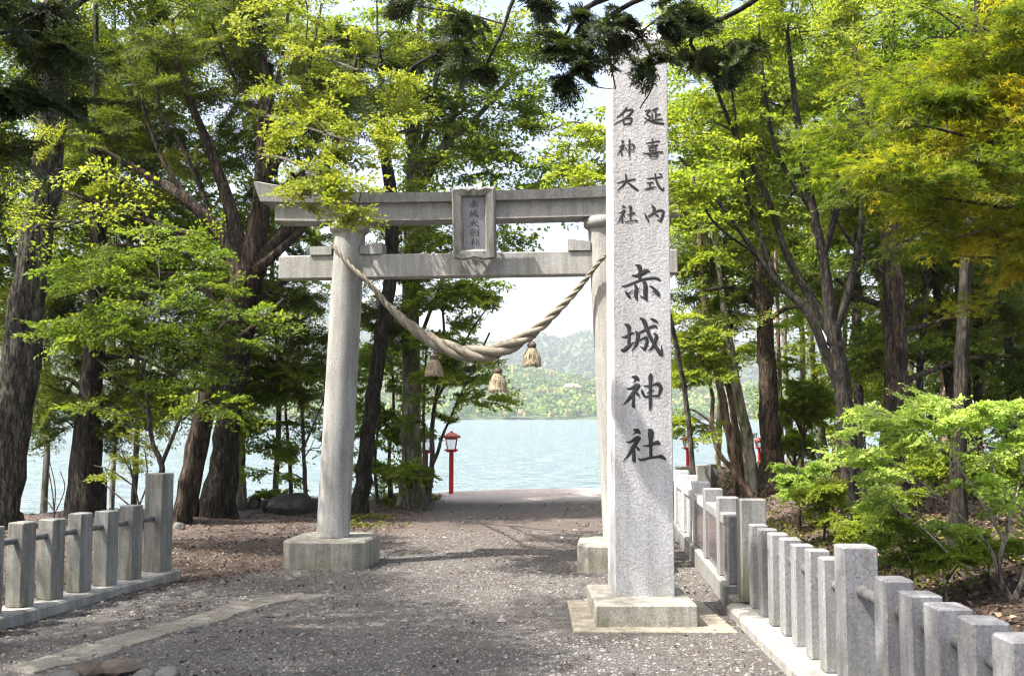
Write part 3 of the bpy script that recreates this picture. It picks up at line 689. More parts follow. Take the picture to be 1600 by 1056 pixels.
# ------------------------------------------------------------------ red lanterns
def lantern(px, ptop, pbase, d, label, s=1.0):
    c = W(px, pbase, d); z = c[2]; H = W(px, ptop, d)[2] - z
    e = empty('red_lantern', (c[0], d, z), label, 'lantern', 'red lanterns along the lake shore', rz=radians((px * 7) % 30 - 15))
    k = H / 1.36
    MB().box(-.05 * k, .05 * k, -.05 * k, .05 * k, -.35, .93 * k, .006).build('post', M['red'], e)
    MB().box(-.15 * k, .15 * k, -.15 * k, .15 * k, .93 * k, .965 * k, .004).box(-.11 * k, .11 * k, -.11 * k, .11 * k, .90 * k, .93 * k, .003).build('tray', M['red'], e)
    lb = MB()
    for sx in (-1, 1):
        for sy in (-1, 1): lb.tube([(sx * .085 * k, sy * .085 * k, .965 * k), (sx * .125 * k, sy * .125 * k, 1.2 * k)], .011 * k, 6)
    for sx in (-1, 1):
        lb.box(sx * .125 * k - .01, sx * .125 * k + .01, -.125 * k, .125 * k, 1.19 * k, 1.215 * k, .002); lb.box(-.125 * k, .125 * k, sx * .125 * k - .01, sx * .125 * k + .01, 1.19 * k, 1.215 * k, .002)
    box = lb.build('lamp_box', M['red'], e)
    mb = MB(); mb.add([(-.08 * k, -.08 * k, .967 * k), (.08 * k, -.08 * k, .967 * k), (.08 * k, .08 * k, .967 * k), (-.08 * k, .08 * k, .967 * k), (-.115 * k, -.115 * k, 1.188 * k), (.115 * k, -.115 * k, 1.188 * k), (.115 * k, .115 * k, 1.188 * k), (-.115 * k, .115 * k, 1.188 * k)],
        [[0, 1, 5, 4], [1, 2, 6, 5], [2, 3, 7, 6], [3, 0, 4, 7]]); mb.build('glass', M['glass'], box)
    mb = MB(); a = .20 * k; z0 = 1.215 * k; t = .045 * k; r = .05 * k
    mb.add([(-a, -a, z0), (a, -a, z0), (a, a, z0), (-a, a, z0), (-a, -a, z0 + t), (a, -a, z0 + t), (a, a, z0 + t), (-a, a, z0 + t), (-r, -r, 1.34 * k), (r, -r, 1.34 * k), (r, r, 1.34 * k), (-r, r, 1.34 * k)],
        [[3, 2, 1, 0]] + [[i, (i + 1) % 4, 4 + (i + 1) % 4, 4 + i] for i in range(4)] + [[4 + i, 4 + (i + 1) % 4, 8 + (i + 1) % 4, 8 + i] for i in range(4)] + [[8, 9, 10, 11]])
    mb.box(-.03 * k, .03 * k, -.03 * k, .03 * k, 1.335 * k, 1.37 * k, .003); mb.build('roof', M['redwood'], e)
    return e
lantern(705, 674, 769, 22.2, 'red lantern post standing clear at the water edge left of the path end')
lantern(664, 671, 780, 20.6, 'red lantern post half hidden behind the pale beech trunk')
lantern(1075, 680, 745, 19.8, 'red lantern just right of the inscribed pillar under maple leaves')
lantern(1187, 684, 735, 23.5, 'faint red lantern peeking out left of the dark trunk')
lantern(1303, 678, 735, 22.6, 'pinkish red lantern seen left of the forked trunk on the right')

# ------------------------------------------------------------------ rocks and pavers
def rock(c, size, mat, label, seed, name='boulder', cat='rock', group=None, sub=3):
    import bmesh
    bm = bmesh.new(); bmesh.ops.create_icosphere(bm, subdivisions=sub, radius=1); rg = np.random.RandomState(seed)
    cuts = [(v / np.linalg.norm(v), .62 + .3 * rg.rand()) for v in rg.randn(9, 3)]
    V = np.array([v.co[:] for v in bm.verts])
    for nrm, dcut in cuts:
        dd = V @ nrm; V = V - np.where(dd > dcut, dd - dcut, 0)[:, None] * nrm * .9
    V += .05 * np.stack([NF(V[:, 0] * 3 + seed, V[:, 1] * 3), NF(V[:, 1] * 3, V[:, 2] * 3 + seed), NF(V[:, 2] * 3, V[:, 0] * 3 + seed)], -1) * 2
    Fc = np.array([[v.index for v in f.verts] for f in bm.faces]); bm.free()
    o = mesh_obj(name, V * np.array(size), Fc, mat, smooth_sh=False); o.location = c; o.rotation_euler = (0, 0, rg.rand() * 6); tag(o, label, cat, group)
    return o
def rock_px(px, py, d, w, hgt, mat, label, seed, **kw):
    c = W(px, py, d); z = gz(c[0], d); return rock((c[0], d, z + hgt * .25), (w / 2, w * .4, hgt * .62), mat, label, seed, **kw)
rock_px(458, 800, 17.6, .95, .42, M['rock'], 'largest dark boulder beside the left torii leg', 1)
rock_px(422, 800, 17.8, .42, .28, M['rock'], 'smaller dark rock at the left end of the boulder group', 2)
rock_px(398, 795, 18.4, .30, .28, M['rockgrey'], 'upright grey rock among the shore boulders', 3)
rock_px(300, 800, 16.8, .50, .36, M['rock'], 'dark rock between the end post and the leaning trunk', 4)
rock_px(378, 795, 18.2, .3, .2, M['rock'], 'low dark rock behind the twin trunks', 5)
rock_px(490, 800, 17.9, .4, .24, M['rock'], 'dark rock tucked against the left torii leg', 6)
rock_px(280, 826, 14.9, .22, .14, M['rockgrey'], 'small mossy grey rock behind the fence end post', 7)
# stones at the bottom left corner
for k, (px, py, d, w, hh, mt, lab) in enumerate(((135, 1046, 6.7, .34, .13, 'rockbrown', 'brown pointed stone at the bottom edge, leftmost of the row'), (185, 1042, 6.75, .30, .14, 'rockbrown', 'brown angular stone, second in the bottom edge row'), (222, 1056, 6.5, .19, .12, 'rockgrey', 'small round grey stone, third in the bottom edge row'), (262, 1052, 6.55, .23, .13, 'rockgrey', 'olive grey stone at the right end of the bottom row'), (100, 1056, 6.5, .2, .1, 'rockgrey', 'low mossy stone at the bottom left'))):
    c = W(px, py, d); rock((c[0], d, .035), (w / 2, w / 2.4, hh / 2), M[mt], lab, 20 + k, 'edging_stone', 'stone', 'stones edging the bottom left corner', 2)
# flat pavers running diagonally, flush with the gravel
def gpt(px, py):   # ground point seen at this pixel
    u = (px - 800) / F; v = (528 - py) / F; wy = cos(PITCH) - v * sin(PITCH); wz = sin(PITCH) + v * cos(PITCH)
    t = -CAM_H / wz; return np.array([u * t, wy * t])
ctr = [(28, 1050, 30), (110, 1030, 28), (175, 1008, 22), (245, 988, 20), (300, 975, 18), (352, 957, 15), (402, 944, 14), (455, 937, 10)]
labs = ['flat worn paving stone at the bottom left corner', 'flat paving stone behind the edging stones, second from the corner', 'sunlit paving stone third from the bottom left corner', 'paving stone fourth in the diagonal row across the gravel', 'paving stone fifth in the diagonal row across the gravel', 'paving stone sixth in the diagonal row, nearing its far end', 'paving stone next to last at the far end of the row', 'last thin paving stone at the far end of the row']
for k in range(len(ctr)):
    a = np.array(ctr[k][:2], float); bq = np.array(ctr[k + 1][:2] if k < len(ctr) - 1 else (485, 931), float)
    g0 = gpt(*a); g1 = gpt(*bq); dv = g1 - g0; Ls = np.linalg.norm(dv); dv /= Ls; nv = np.array([-dv[1], dv[0]]); wd = .17
    rg = np.random.RandomState(k + 60); pts = []
    for s_, t_ in ((.02, -1), (.5, -1.05), (.97, -1), (.985, 0), (.97, 1), (.5, 1.04), (.02, 1), (0, 0)):
        pts.append(g0 + dv * s_ * Ls + nv * wd * t_ * (1 + .12 * rg.randn()) + .015 * rg.randn(2))
    mid = np.mean(pts, 0); mb = MB(); mb.prism([tuple(p_ - mid) for p_ in pts], -.06, 0, .012)
    o = mb.build('paving_stone', M['paver']); o.location = (mid[0], mid[1], gz(*mid) + .016); tag(o, labs[k], 'paving stone', 'paving stones in the diagonal row')

# ------------------------------------------------------------------ scattered stuff on the ground
def scatter_stones(name, n, seed, label, area, sz, mats_v):
    rg = np.random.RandomState(seed)
    x = area[0] + (area[1] - area[0]) * rg.rand(n); y = area[2] + (area[3] - area[2]) * rg.rand(n) ** 1.4
    sm = soil_mask(x, y); keep = (sm < .9) | (rg.rand(n) < .25); keep &= ~((x > .35) & (x < 1.7) & (y > 7.9) & (y < 9.3)); x = x[keep]; y = y[keep]; n = len(x)
    z = ground(x, y); s = sz[0] + (sz[1] - sz[0]) * rg.rand(n) ** 4
    base = np.array([(1, 0, 0), (0, 1, 0), (-1, 0, 0), (0, -1, 0), (0, 0, .65), (0, 0, -.5)])
    V = base[None] * s[:, None, None] * (1 + .35 * rg.randn(n, 6, 1)); a = rg.rand(n) * 6.28
    X = V[..., 0] * np.cos(a)[:, None] - V[..., 1] * np.sin(a)[:, None]; Y = V[..., 0] * np.sin(a)[:, None] + V[..., 1] * np.cos(a)[:, None]
    V = np.stack([X + x[:, None], Y + y[:, None], V[..., 2] + (z + s * .15)[:, None]], -1).reshape(-1, 3)
    t = np.array([(0, 1, 4), (1, 2, 4), (2, 3, 4), (3, 0, 4), (1, 0, 5), (2, 1, 5), (3, 2, 5), (0, 3, 5)])
    Fc = (t[None] + 6 * np.arange(n)[:, None, None]).reshape(-1, 3); v = np.repeat(rg.rand(n), 8)
    o = mesh_obj(name, V, Fc, M['pebble'], attrs={'v': ('FACE', v)}); tag(o, label, 'gravel', kind='stuff'); return o
m, nt, b, o = new_mat('gravel_stone'); a_ = N(nt, 'ShaderNodeAttribute', attribute_name='v')
nt.links.new(ramp(nt, a_.outputs['Fac'], [(0, (.06, .056, .058)), (.5, (.17, .162, .152)), (.95, (.24, .23, .22)), (1, (.34, .33, .32))]), b.inputs['Base Color']); b.inputs['Roughness'].default_value = .9; M['pebble'] = m
scatter_stones('gravel', 90000, 11, 'loose grey gravel spread over the path', (-6, 2.6, 5.5, 15), (.005, .017), None)
scatter_stones('pebbles', 420, 12, 'scattered pale pebbles and small stones beside the path', (-6, 2.6, 8, 20), (.015, .06), None)

def leaf_quads(rg, P, size, tilt=.5, v=None):
    n = len(P); Nn = np.array([0, 0, 1.0]) + tilt * rg.randn(n, 3); Nn /= np.linalg.norm(Nn, axis=1, keepdims=True)
    A = np.cross(Nn, rg.randn(n, 3)); A /= np.linalg.norm(A, axis=1, keepdims=True); B = np.cross(Nn, A); s = (size * (.6 + .8 * rg.rand(n)))[:, None]
    V = np.stack([P - A * s, P + B * s * .5 + Nn * s * .15, P + A * s, P - B * s * .5 + Nn * s * .15], 1).reshape(-1, 3)
    return V, np.arange(4 * n).reshape(-1, 4), np.clip(v if v is not None else rg.rand(n), 0, 1)
def litter(name, n, seed, area, size, mat, label, cat, zoff=.01, tilt=.4, maskf=None):
    rg = np.random.RandomState(seed); x = area[0] + (area[1] - area[0]) * rg.rand(n); y = area[2] + (area[3] - area[2]) * rg.rand(n)
    k = maskf(x, y, rg); x = x[k]; y = y[k]; P = np.stack([x, y, ground(x, y) + zoff * (.5 + rg.rand(len(x)))], -1)
    V, Fq, v = leaf_quads(rg, P, size, tilt); o = mesh_obj(name, V, Fq, mat, attrs={'v': ('FACE', v)}); tag(o, label, cat, kind='stuff')
on_land = lambda x, y: y < shore(x) + .2
litter('stray_leaves', 5200, 35, (-4.5, 2.4, 5.5, 20), .02, M['leaf_litter'], 'few dry leaves and twigs scattered over the gravel', 'leaf litter', .012, .4, lambda x, y, r: r.rand(len(x)) < .25 + .75 * smooth(.8, 2.0, np.abs(x + .4)))
litter('leaf_litter', 60000, 31, (2.3, 14, 4, 26), .035, M['leaf_litter'], 'dead brown leaves covering the bank behind the right fence', 'leaf litter', .012, .45, lambda x, y, r: on_land(x, y) & (soil_mask(x, y) > .7))
litter('fallen_leaves', 16000, 32, (-13, -1.2, 4, 22), .028, M['leaf_litter'], 'brown fallen leaves on the soil under the left trees', 'leaf litter', .01, .4, lambda x, y, r: on_land(x, y) & (soil_mask(x, y) > .55 + .3 * r.rand(len(x))))
litter('ground_cover', 60000, 33, (2.6, 14, 5, 26), .028, M['leaf_moss'], 'low moss and green plants on the right bank', 'ground cover', .06, .9, lambda x, y, r: on_land(x, y) & (fbm(x * .9, y * .9, 3) + .25 * smooth(14, 18, y) > .02 + .2 * r.rand(len(x))))
litter('moss_cover', 16000, 34, (-2.9, -1.0, 14.5, 21.5), .028, M['leaf_moss'], 'low moss and grass at the foot of the trees left of the path', 'ground cover', .05, .9, lambda x, y, r: on_land(x, y) & (fbm(x * .9 + 9, y * .9, 3) > .0 + .2 * r.rand(len(x))) & (x < -1.45))
# ------------------------------------------------------------------ trees
def leaf_shape(kind):
    if kind == 'maple':      # five lobes as five quads around the leaf's middle
        V = [(0, 0)]; Fq = []
        for i, (a, l) in enumerate(((-2.0, .55), (-1.05, .85), (0, 1.0), (1.05, .85), (2.0, .55))):
            n = len(V); V += [(.38 * l * cos(a - .3), .38 * l * sin(a - .3)), (l * cos(a), l * sin(a)), (.38 * l * cos(a + .3), .38 * l * sin(a + .3))]; Fq.append((0, n, n + 1, n + 2))
        return np.array([(x * .55 + .35, y * .55, -.10 * (x * x + y * y)) for x, y in V]), np.array(Fq)
    if kind == 'oval': return np.array([(0, 0, 0), (.5, -.30, .07), (1, 0, -.06), (.5, .30, .07)]), np.array([(0, 1, 2, 3)])
    if kind == 'needle': return np.array([(0, 0, 0), (.45, -.13, .02), (1, 0, -.03), (.45, .13, .02)]), np.array([(0, 1, 2, 3)])

def spray_template(kind, seed):
    """a flat spray about 1 unit long growing along +x: leaf placements and twig tubes"""
    rg = np.random.RandomState(seed); Lp = []; tw = []
    droop = lambda t: -.10 * t * t
    main = np.array([(t, .06 * sin(3 * t + seed) * t, droop(t)) for t in np.linspace(0, 1, 6)])
    tw.append((main, np.linspace(.010, .002, 6)))
    if kind in ('maple', 'oval', 'shrub'):
        ns = 7
        for k in range(ns):
            t = .12 + .8 * k / ns; side = 1 if k % 2 else -1
            L = (.62 - .34 * t) * (.7 + .6 * rg.rand()); a = side * radians(38 + 22 * rg.rand())
            b0 = np.array([np.interp(t, np.linspace(0, 1, 6), main[:, i]) for i in range(3)])
            d = np.array([cos(a), sin(a), .12 * rg.randn()])
            q = np.array([b0 + d * L * s + (0, 0, -.05 * s * s) for s in (0, .5, 1)]); tw.append((q, np.array([.005, .003, .0015])))
            nl = int(5 + L * 14)
            for j in range(nl):
                s = (j + .6) / nl; p = b0 + d * L * s + (0, 0, -.05 * s * s)
                aa = a + (1 if j % 2 else -1) * (.5 + .8 * rg.rand()); Lp.append((p + .03 * rg.randn(3) * (1, 1, .8), aa))
            Lp.append((q[-1], a))
        for j in range(7): t = .35 + .65 * j / 6; p = np.array([np.interp(t, np.linspace(0, 1, 6), main[:, i]) for i in range(3)]); Lp.append((p, (1 if j % 2 else -1) * (.4 + rg.rand())))
        tilt = .8 if kind != 'shrub' else 1.1
    else:
        ns = 11
        for k in range(ns * 2):
            t = .08 + .9 * (k // 2) / ns; side = 1 if k % 2 else -1
            L = (.50 - .36 * t) * (.75 + .5 * rg.rand()); a = side * radians(48 + 12 * rg.rand())
            b0 = np.array([np.interp(t, np.linspace(0, 1, 6), main[:, i]) for i in range(3)]); d = np.array([cos(a), sin(a), .08 * rg.randn()])
            nl = max(3, int(L * 22))
            for j in range(nl):
                s = (j + .5) / nl; p = b0 + d * L * s + (0, 0, -.08 * s * s)
                for sd in (-1, 1): Lp.append((p, a + sd * (.75 + .3 * rg.rand())))
            Lp.append((b0 + d * L, a))
        for j in range(6): Lp.append((main[-1] * (.8 + .04 * j), (.5 if j % 2 else -.5)))
        tilt = .55
    P = np.array([l[0] for l in Lp]); A = np.array([l[1] for l in Lp]); n = len(P)
    Nn = np.stack([tilt * rg.randn(n) * .75, tilt * rg.randn(n) * .75, np.ones(n)], -1); Nn /= np.linalg.norm(Nn, axis=1, keepdims=True)
    D = np.stack([np.cos(A), np.sin(A), -.15 + .2 * rg.randn(n)], -1); D -= Nn * (D * Nn).sum(1, keepdims=True); D /= np.linalg.norm(D, axis=1, keepdims=True)
    B = np.cross(Nn, D)
    TV = []; TF = []; nv = 0
    for q, r in tw:
        v, f = tube(q, r, 3); TV.append(v); TF.append(f + nv); nv += len(v)
    return dict(P=P, D=D, B=B, N=Nn, TV=np.concatenate(TV), TF=np.concatenate(TF))
TPL = {k: [spray_template(k, 100 + i) for i in range(6)] for k in ('maple', 'oval', 'needle', 'shrub')}

class Crown:
    def __init__(s, kind, leaf, seed):
        s.kind = kind; s.leaf = leaf; s.rg = np.random.RandomState(seed); s.items = []
        s.ls = leaf_shape('oval' if kind == 'shrub' else kind)
    def spray(s, base, az, L, pitch=0.0, roll=0.0, tone=None):
        s.items.append((base, az, L, pitch, roll, s.rg.rand() if tone is None else tone))
    def build(s, name, mats, parent):
        LV = []; LF = []; LA = []; nv = 0; WV = []; WF = []; wv = 0; sv, sf = s.ls; ns = len(sv)
        for (base, az, L, pitch, roll, tone) in s.items:
            T = TPL[s.kind][s.rg.randint(6)]
            ca, sa, cp, sp, cr, sr = cos(az), sin(az), cos(pitch), sin(pitch), cos(roll), sin(roll)
            R = np.array([[ca, -sa, 0], [sa, ca, 0], [0, 0, 1]]) @ np.array([[cp, 0, -sp], [0, 1, 0], [sp, 0, cp]]) @ np.array([[1, 0, 0], [0, cr, -sr], [0, sr, cr]])
            P = T['P'] @ R.T * L + base; n = len(P)
            sz = (s.leaf * (.5 + .9 * s.rg.rand(n)))[:, None, None]
            V = P[:, None] + sz * (sv[None, :, 0, None] * (T['D'] @ R.T)[:, None] + sv[None, :, 1, None] * (T['B'] @ R.T)[:, None] + sv[None, :, 2, None] * (T['N'] @ R.T)[:, None])
            LV.append(V.reshape(-1, 3)); LF.append((sf[None] + (nv + ns * np.arange(n))[:, None, None]).reshape(-1, 4)); nv += n * ns
            LA.append(np.repeat(np.clip(.62 * tone + .38 * s.rg.rand(n) + .02 * s.rg.randn(n), 0, 1), len(sf)))
            WV.append(T['TV'] @ R.T * L + base); WF.append(T['TF'] + wv); wv += len(T['TV'])
        if not LV: return None
        V = np.concatenate(LV + WV); Fq = np.concatenate(LF + [f + nv for f in WF]); nl = sum(map(len, LF))
        idx = np.zeros(len(Fq), int); idx[nl:] = 1; at = np.zeros(len(Fq)); at[:nl] = np.concatenate(LA)
        return mesh_obj(name, V, Fq, mats, parent, mat_idx=idx, attrs={'v': ('FACE', at)})

def tree(name, label, d, trunk, limbs=(), blobs=(), kind='oval', leaf=.05, mat='leaf_green', bark_m='bark_dark', seed=1, L=.8, cat='tree', group=None, flare=1.5, droop=0.0, to_ground=True, spray_n=5, dens=1.0, spread=(1.25, 1.4), thin=1.0):
    """trunk and limbs: (px, py, width px[, depth]) on the photograph; blobs: (px, py, rx, ry, depth shift, depth radius, branches)"""
    rg = np.random.RandomState(seed)
    def pt(q): dd = q[3] if len(q) > 3 else d; return W(q[0], q[1], dd), q[2] * dd / F / 2
    T = [pt(q) for q in trunk]; P = [a for a, _ in T]; R = [b for _, b in T]
    g = gz(P[0][0], P[0][1])
    if to_ground:
        if P[0][2] > g + .02:
            dirn = P[0] - P[1]; dirn = dirn / max(.05, abs(dirn[2])); k = P[0][2] - g; nb = P[0] + dirn * min(k, .8) * .9; nb = np.array([nb[0], nb[1], gz(nb[0], nb[1])])
            P = [nb] + P; R = [R[0] * 1.05] + R
        else: P[0] = np.array([P[0][0], P[0][1], g])
    P[0] = P[0].copy(); base = P[0].copy(); R[0] *= flare; P[0][2] -= .15
    o = empty(name, tuple(base), label, cat, group)
    off = -base
    big_ = max(R) > .12
    Pc = crv(np.column_stack([np.array(P), R]), 6)
    Pc[:, :3] += .02 * rg.randn(len(Pc), 3) * (Pc[:, 3:4] * 4).clip(0, 1); Pc[0, :3] = P[0]
    Pc[:, 3] = np.maximum(Pc[:, 3] * (.88 if big_ else 1), .004)
    Vs = []; Fs = []; nv = 0
    def addt(A, R_, n, wob=0):
        nonlocal nv
        v, f = tube(A, R_, n, wob, rg); Vs.append(v + off); Fs.append(f + nv); nv += len(v)
    big = max(R)
    addt(Pc[:, :3], Pc[:, 3], 14 if big > .08 else 8, .16 if big > .05 else .08)
    nodes = [(p[:3], p[3]) for p in Pc[3:]]
    for lb in limbs:
        A = []; 
        for q in lb: a, b_ = pt(q); A.append(list(a) + [b_])
        # let the limb start inside the nearest trunk node
        A = np.array(A); cand = min(nodes, key=lambda nn: np.linalg.norm(nn[0] - A[0, :3])); A[0, :3] = cand[0]
        for i in range(1, len(A)):
            if len(lb[i]) < 4: A[i, 1] = cand[0][1] + (rg.rand() - .5) * .25 * i * (d / 14)
        A = crv(A, 5); A[:, 3] = np.maximum(A[:, 3], .003)
        addt(A[:, :3], A[:, 3], 8, .1); nodes += [(p[:3], p[3]) for p in A[1:]]
    cr = Crown(kind, leaf * (1.6 if kind == 'needle' and d > 10 else 1.12), seed + 7)
    for bl in blobs:
        px, py, rx, ry, dy, rd, nb = bl[:7]; tone0 = bl[7] if len(bl) > 7 else None
        dy = dy + (.7 if kind == 'needle' and d > 10 else 0); c = W(px, py, d + dy); RX = rx * (d + dy) / F * spread[0]; RZ = ry * (d + dy) / F * spread[1]
        # limb from the trunk to the middle of the clump
        def score(nn):
            v = c - nn[0]; dist = np.linalg.norm(v); return dist + 2.5 * max(0, nn[0][2] - c[2] + .15 * dist) + (0 if nn[1] > .008 else .4)
        s0, r0 = min(nodes, key=score)
        v = c - s0; dist = np.linalg.norm(v); mid = s0 + v * .5 + np.array([0, 0, .12 * dist]) * (1 if droop < .3 else -.2) + .06 * dist * rg.randn(3)
        rb = min(r0 * .6, .012 + .012 * dist); path = crv(np.array([s0, mid, c]), 6)
        rr = np.linspace(rb, max(.006, rb * .35), len(path))
        if dist > .15: addt(path, rr, 6)
        starts = [path[int(len(path) * t)] for t in (.45, .6, .75, .9)] + [path[-1]]
        nb = max(2, int(nb * dens * (.58 if kind == 'needle' and d > 10 else 1.1) + .5))
        for b_ in range(nb):
            u = rg.randn(3); u /= np.linalg.norm(u); u *= (.35 + .65 * rg.rand() ** .6)
            e = c + u * np.array([RX, rd, RZ]); lay = .34; e[2] = (round(e[2] / lay) + .8 * (rg.rand() - .5)) * lay if kind in ('maple', 'oval') else e[2]
            s_ = min(starts, key=lambda q: np.linalg.norm(q - e) + 1.2 * max(0, q[2] - e[2]) + .3 * rg.rand())
            vv = e - s_; dl = np.linalg.norm(vv) + 1e-6
            m_ = s_ + vv * .55 + np.array([0, 0, (.10 if droop < .3 else .05) * dl]) + .05 * dl * rg.randn(3)
            q = crv(np.array([s_, m_, e]), 4); addt(q, np.linspace(min(rb * .5, .006 + .008 * dl), .0025, len(q)), 4)
            az0 = math.atan2(vv[1], vv[0]); tone = tone0 if tone0 is not None else rg.rand()
            for k in range(spray_n):
                t = 1.0 if k == 0 else .35 + .65 * rg.rand(); b0 = q[min(len(q) - 1, int(t * (len(q) - 1) + .5))]
                az = az0 + (0 if k == 0 else (1 if k % 2 else -1) * (.35 + .9 * rg.rand()))
                cr.spray(b0, az, L * (.45 + .85 * rg.rand()), pitch=-droop * (.5 + rg.rand()) + (.32 if kind == 'needle' else .2) * rg.randn(), roll=(.6 if kind == 'needle' else .4) * rg.randn(), tone=np.clip(tone + .25 * rg.randn(), 0, 1))
    trk = mesh_obj('trunk' if cat == 'tree' else 'stems', np.concatenate(Vs), np.concatenate(Fs), M[bark_m], o, smooth_sh=True)
    co = cr.build('crown' if cat == 'tree' else 'foliage', [M[mat], M['bark_dark'] if bark_m != 'bark_dead' else M['bark_dead']], o)
    if co: co.location = off
    return o

# ---- left side
tree('plated_bark_tree', 'massive leaning tree with plated grey brown bark at the left edge', 15.0,
     [(-8, 800, 78), (25, 600, 64), (53, 400, 54), (80, 200, 48), (88, 0, 42), (92, -300, 34), (95, -700, 16)],
     [[(50, 520, 14), (22, 470, 13), (14, 420, 9), (4, 340, 5)], [(90, 30, 12), (130, -5, 9), (200, -20, 6)], [(55, 380, 6), (110, 350, 4), (160, 335, 3)]],
     [(-40, 330, 90, 60, 0, 1.0, 7), (30, -250, 150, 110, 0, 1.5, 7), (110, 345, 50, 16, -1.6, .3, 2, .9), (85, 265, 50, 20, -1.6, .3, 2, .9)], 'oval', .055, 'leaf_green', 'bark_grey', 11, 1.0)
tree('fir_tree', 'dark blurred fir boughs reaching in from the upper left edge', 5.6,
     [(-330, 900, 60), (-330, 500, 56), (-320, 0, 46), (-315, -500, 34)],
     [[(-320, 100, 14), (-150, 70, 10), (20, 60, 6)], [(-320, 250, 14), (-150, 230, 9), (0, 200, 5)], [(-318, -60, 14), (-100, -60, 9), (80, -20, 5)], [(-318, 380, 12), (-160, 330, 8), (-20, 270, 4)]],
     [(30, 50, 70, 35, 0, .4, 5), (95, 70, 30, 45, 0, .2, 3), (15, 140, 60, 30, 0, .3, 4), (85, 165, 30, 14, 0, .2, 2), (5, 225, 45, 22, 0, .3, 3), (95, 15, 40, 20, .2, .3, 3), (-40, 290, 45, 18, 0, .3, 2), (-140, 150, 80, 130, 0, .5, 6)], 'needle', .032, 'leaf_dark', 'bark_dark', 12, .26, droop=.25, spread=(1, 1))
tree('hemlock_tree', 'upright dark hemlock with broad layered boughs beside the massive leaning trunk', 16.4,
     [(131, 806, 46), (138, 640, 40), (148, 520, 34), (152, 400, 28), (152, 280, 20), (150, 120, 12), (150, -60, 6)],
     [[(140, 610, 10), (100, 590, 6), (60, 600, 4)], [(145, 560, 9), (220, 560, 6), (290, 600, 4)]],
     [(110, 600, 75, 28, -.4, .9, 8), (90, 660, 70, 30, -.3, .9, 8), (190, 640, 60, 35, .4, .9, 7), (130, 540, 80, 30, -.4, .9, 8), (120, 460, 80, 35, 0, .9, 9), (180, 400, 90, 40, 0, .9, 9), (130, 320, 80, 45, 0, .9, 9), (150, 230, 80, 45, 0, .8, 8), (150, 120, 70, 50, 0, .7, 7), (65, 540, 45, 30, 0, .6, 5), (40, 470, 50, 40, .5, .7, 6)],
     'needle', .052, 'leaf_cypress', 'bark_dark', 13, .85, droop=.12)
tree('leaning_cypress', 'leaning reddish cypress whose thick limbs fan out above the left torii leg', 15.6,
     [(285, 800, 36), (318, 650, 36), (345, 560, 40), (365, 480, 42), (382, 430, 46)],
     [[(378, 440, 34), (350, 370, 26), (290, 310, 18), (215, 265, 12), (120, 215, 6)], [(382, 430, 38), (405, 340, 30), (415, 220, 24), (405, 100, 16), (395, -40, 9)], [(385, 430, 32), (450, 350, 22), (500, 260, 15), (540, 160, 8), (560, 80, 4)],
      [(380, 430, 30), (360, 330, 22), (320, 220, 15), (285, 120, 9), (260, 20, 5)], [(350, 380, 16), (270, 360, 11), (180, 330, 7), (100, 300, 4)], [(410, 290, 16), (460, 200, 11), (490, 100, 7), (500, 0, 4)], [(385, 425, 22), (430, 400, 15), (480, 330, 9), (470, 240, 5)], [(345, 540, 10), (400, 510, 7), (450, 470, 4)], [(370, 420, 14), (300, 380, 11), (240, 350, 8), (170, 280, 5), (110, 240, 3)], [(300, 320, 8), (260, 250, 6), (230, 160, 4), (210, 90, 3)], [(330, 350, 9), (300, 250, 6), (260, 180, 5), (250, 90, 3)], [(410, 200, 9), (370, 130, 6), (340, 50, 4)], [(408, 300, 10), (440, 240, 7), (450, 150, 5), (470, 60, 3)], [(350, 380, 10), (250, 390, 7), (170, 380, 4)], [(360, 500, 12), (300, 440, 8), (220, 420, 4)]],
     [(160, 230, 70, 45, -.3, 1.2, 11), (250, 170, 80, 50, 0, 1.3, 13), (210, 90, 70, 45, .3, 1.2, 10), (320, 90, 80, 50, 0, 1.3, 12), (310, 230, 70, 45, .5, 1.2, 10), (390, 160, 70, 50, .6, 1.2, 11), (430, 60, 80, 50, 0, 1.3, 12), (300, 10, 90, 50, 0, 1.2, 10), (480, 180, 60, 45, 0, 1.2, 9), (180, 320, 70, 35, .3, 1.2, 9), (270, 320, 60, 30, .8, 1.0, 7), (440, 290, 55, 35, .8, 1.0, 7), (500, 110, 60, 40, 0, 1.0, 8), (550, 150, 55, 40, -.2, .9, 7), (360, 320, 60, 35, 1.0, .9, 6), (400, -80, 120, 40, 0, 1.2, 5), (210, 420, 50, 25, .4, .8, 5), (450, 460, 45, 30, .5, .7, 5)],
     'needle', .050, 'leaf_cypress', 'bark_red', 14, .75, flare=1.25)
tree('upright_cypress', 'straight dark trunked cypress standing right behind the leaning one', 16.6,
     [(338, 806, 54), (350, 700, 46), (362, 600, 42), (380, 500, 40), (400, 400, 34), (410, 280, 26), (420, 100, 14)],
     [[(365, 580, 12), (300, 520, 7), (250, 500, 4)], [(385, 480, 12), (450, 440, 7), (500, 430, 4)]],
     [(290, 520, 70, 40, .3, 1.0, 9), (420, 530, 60, 40, .4, 1.0, 9), (470, 470, 55, 40, .4, .8, 8), (330, 440, 60, 40, .5, .9, 8), (450, 380, 60, 40, .6, .9, 8), (250, 580, 55, 35, .5, .8, 7), (440, 600, 50, 35, .6, .8, 7), (300, 620, 40, 30, .8, .6, 5), (390, 590, 40, 30, .9, .6, 5)],
     'needle', .052, 'leaf_cypress', 'bark_dark', 15, .8, droop=.15, flare=1.3)
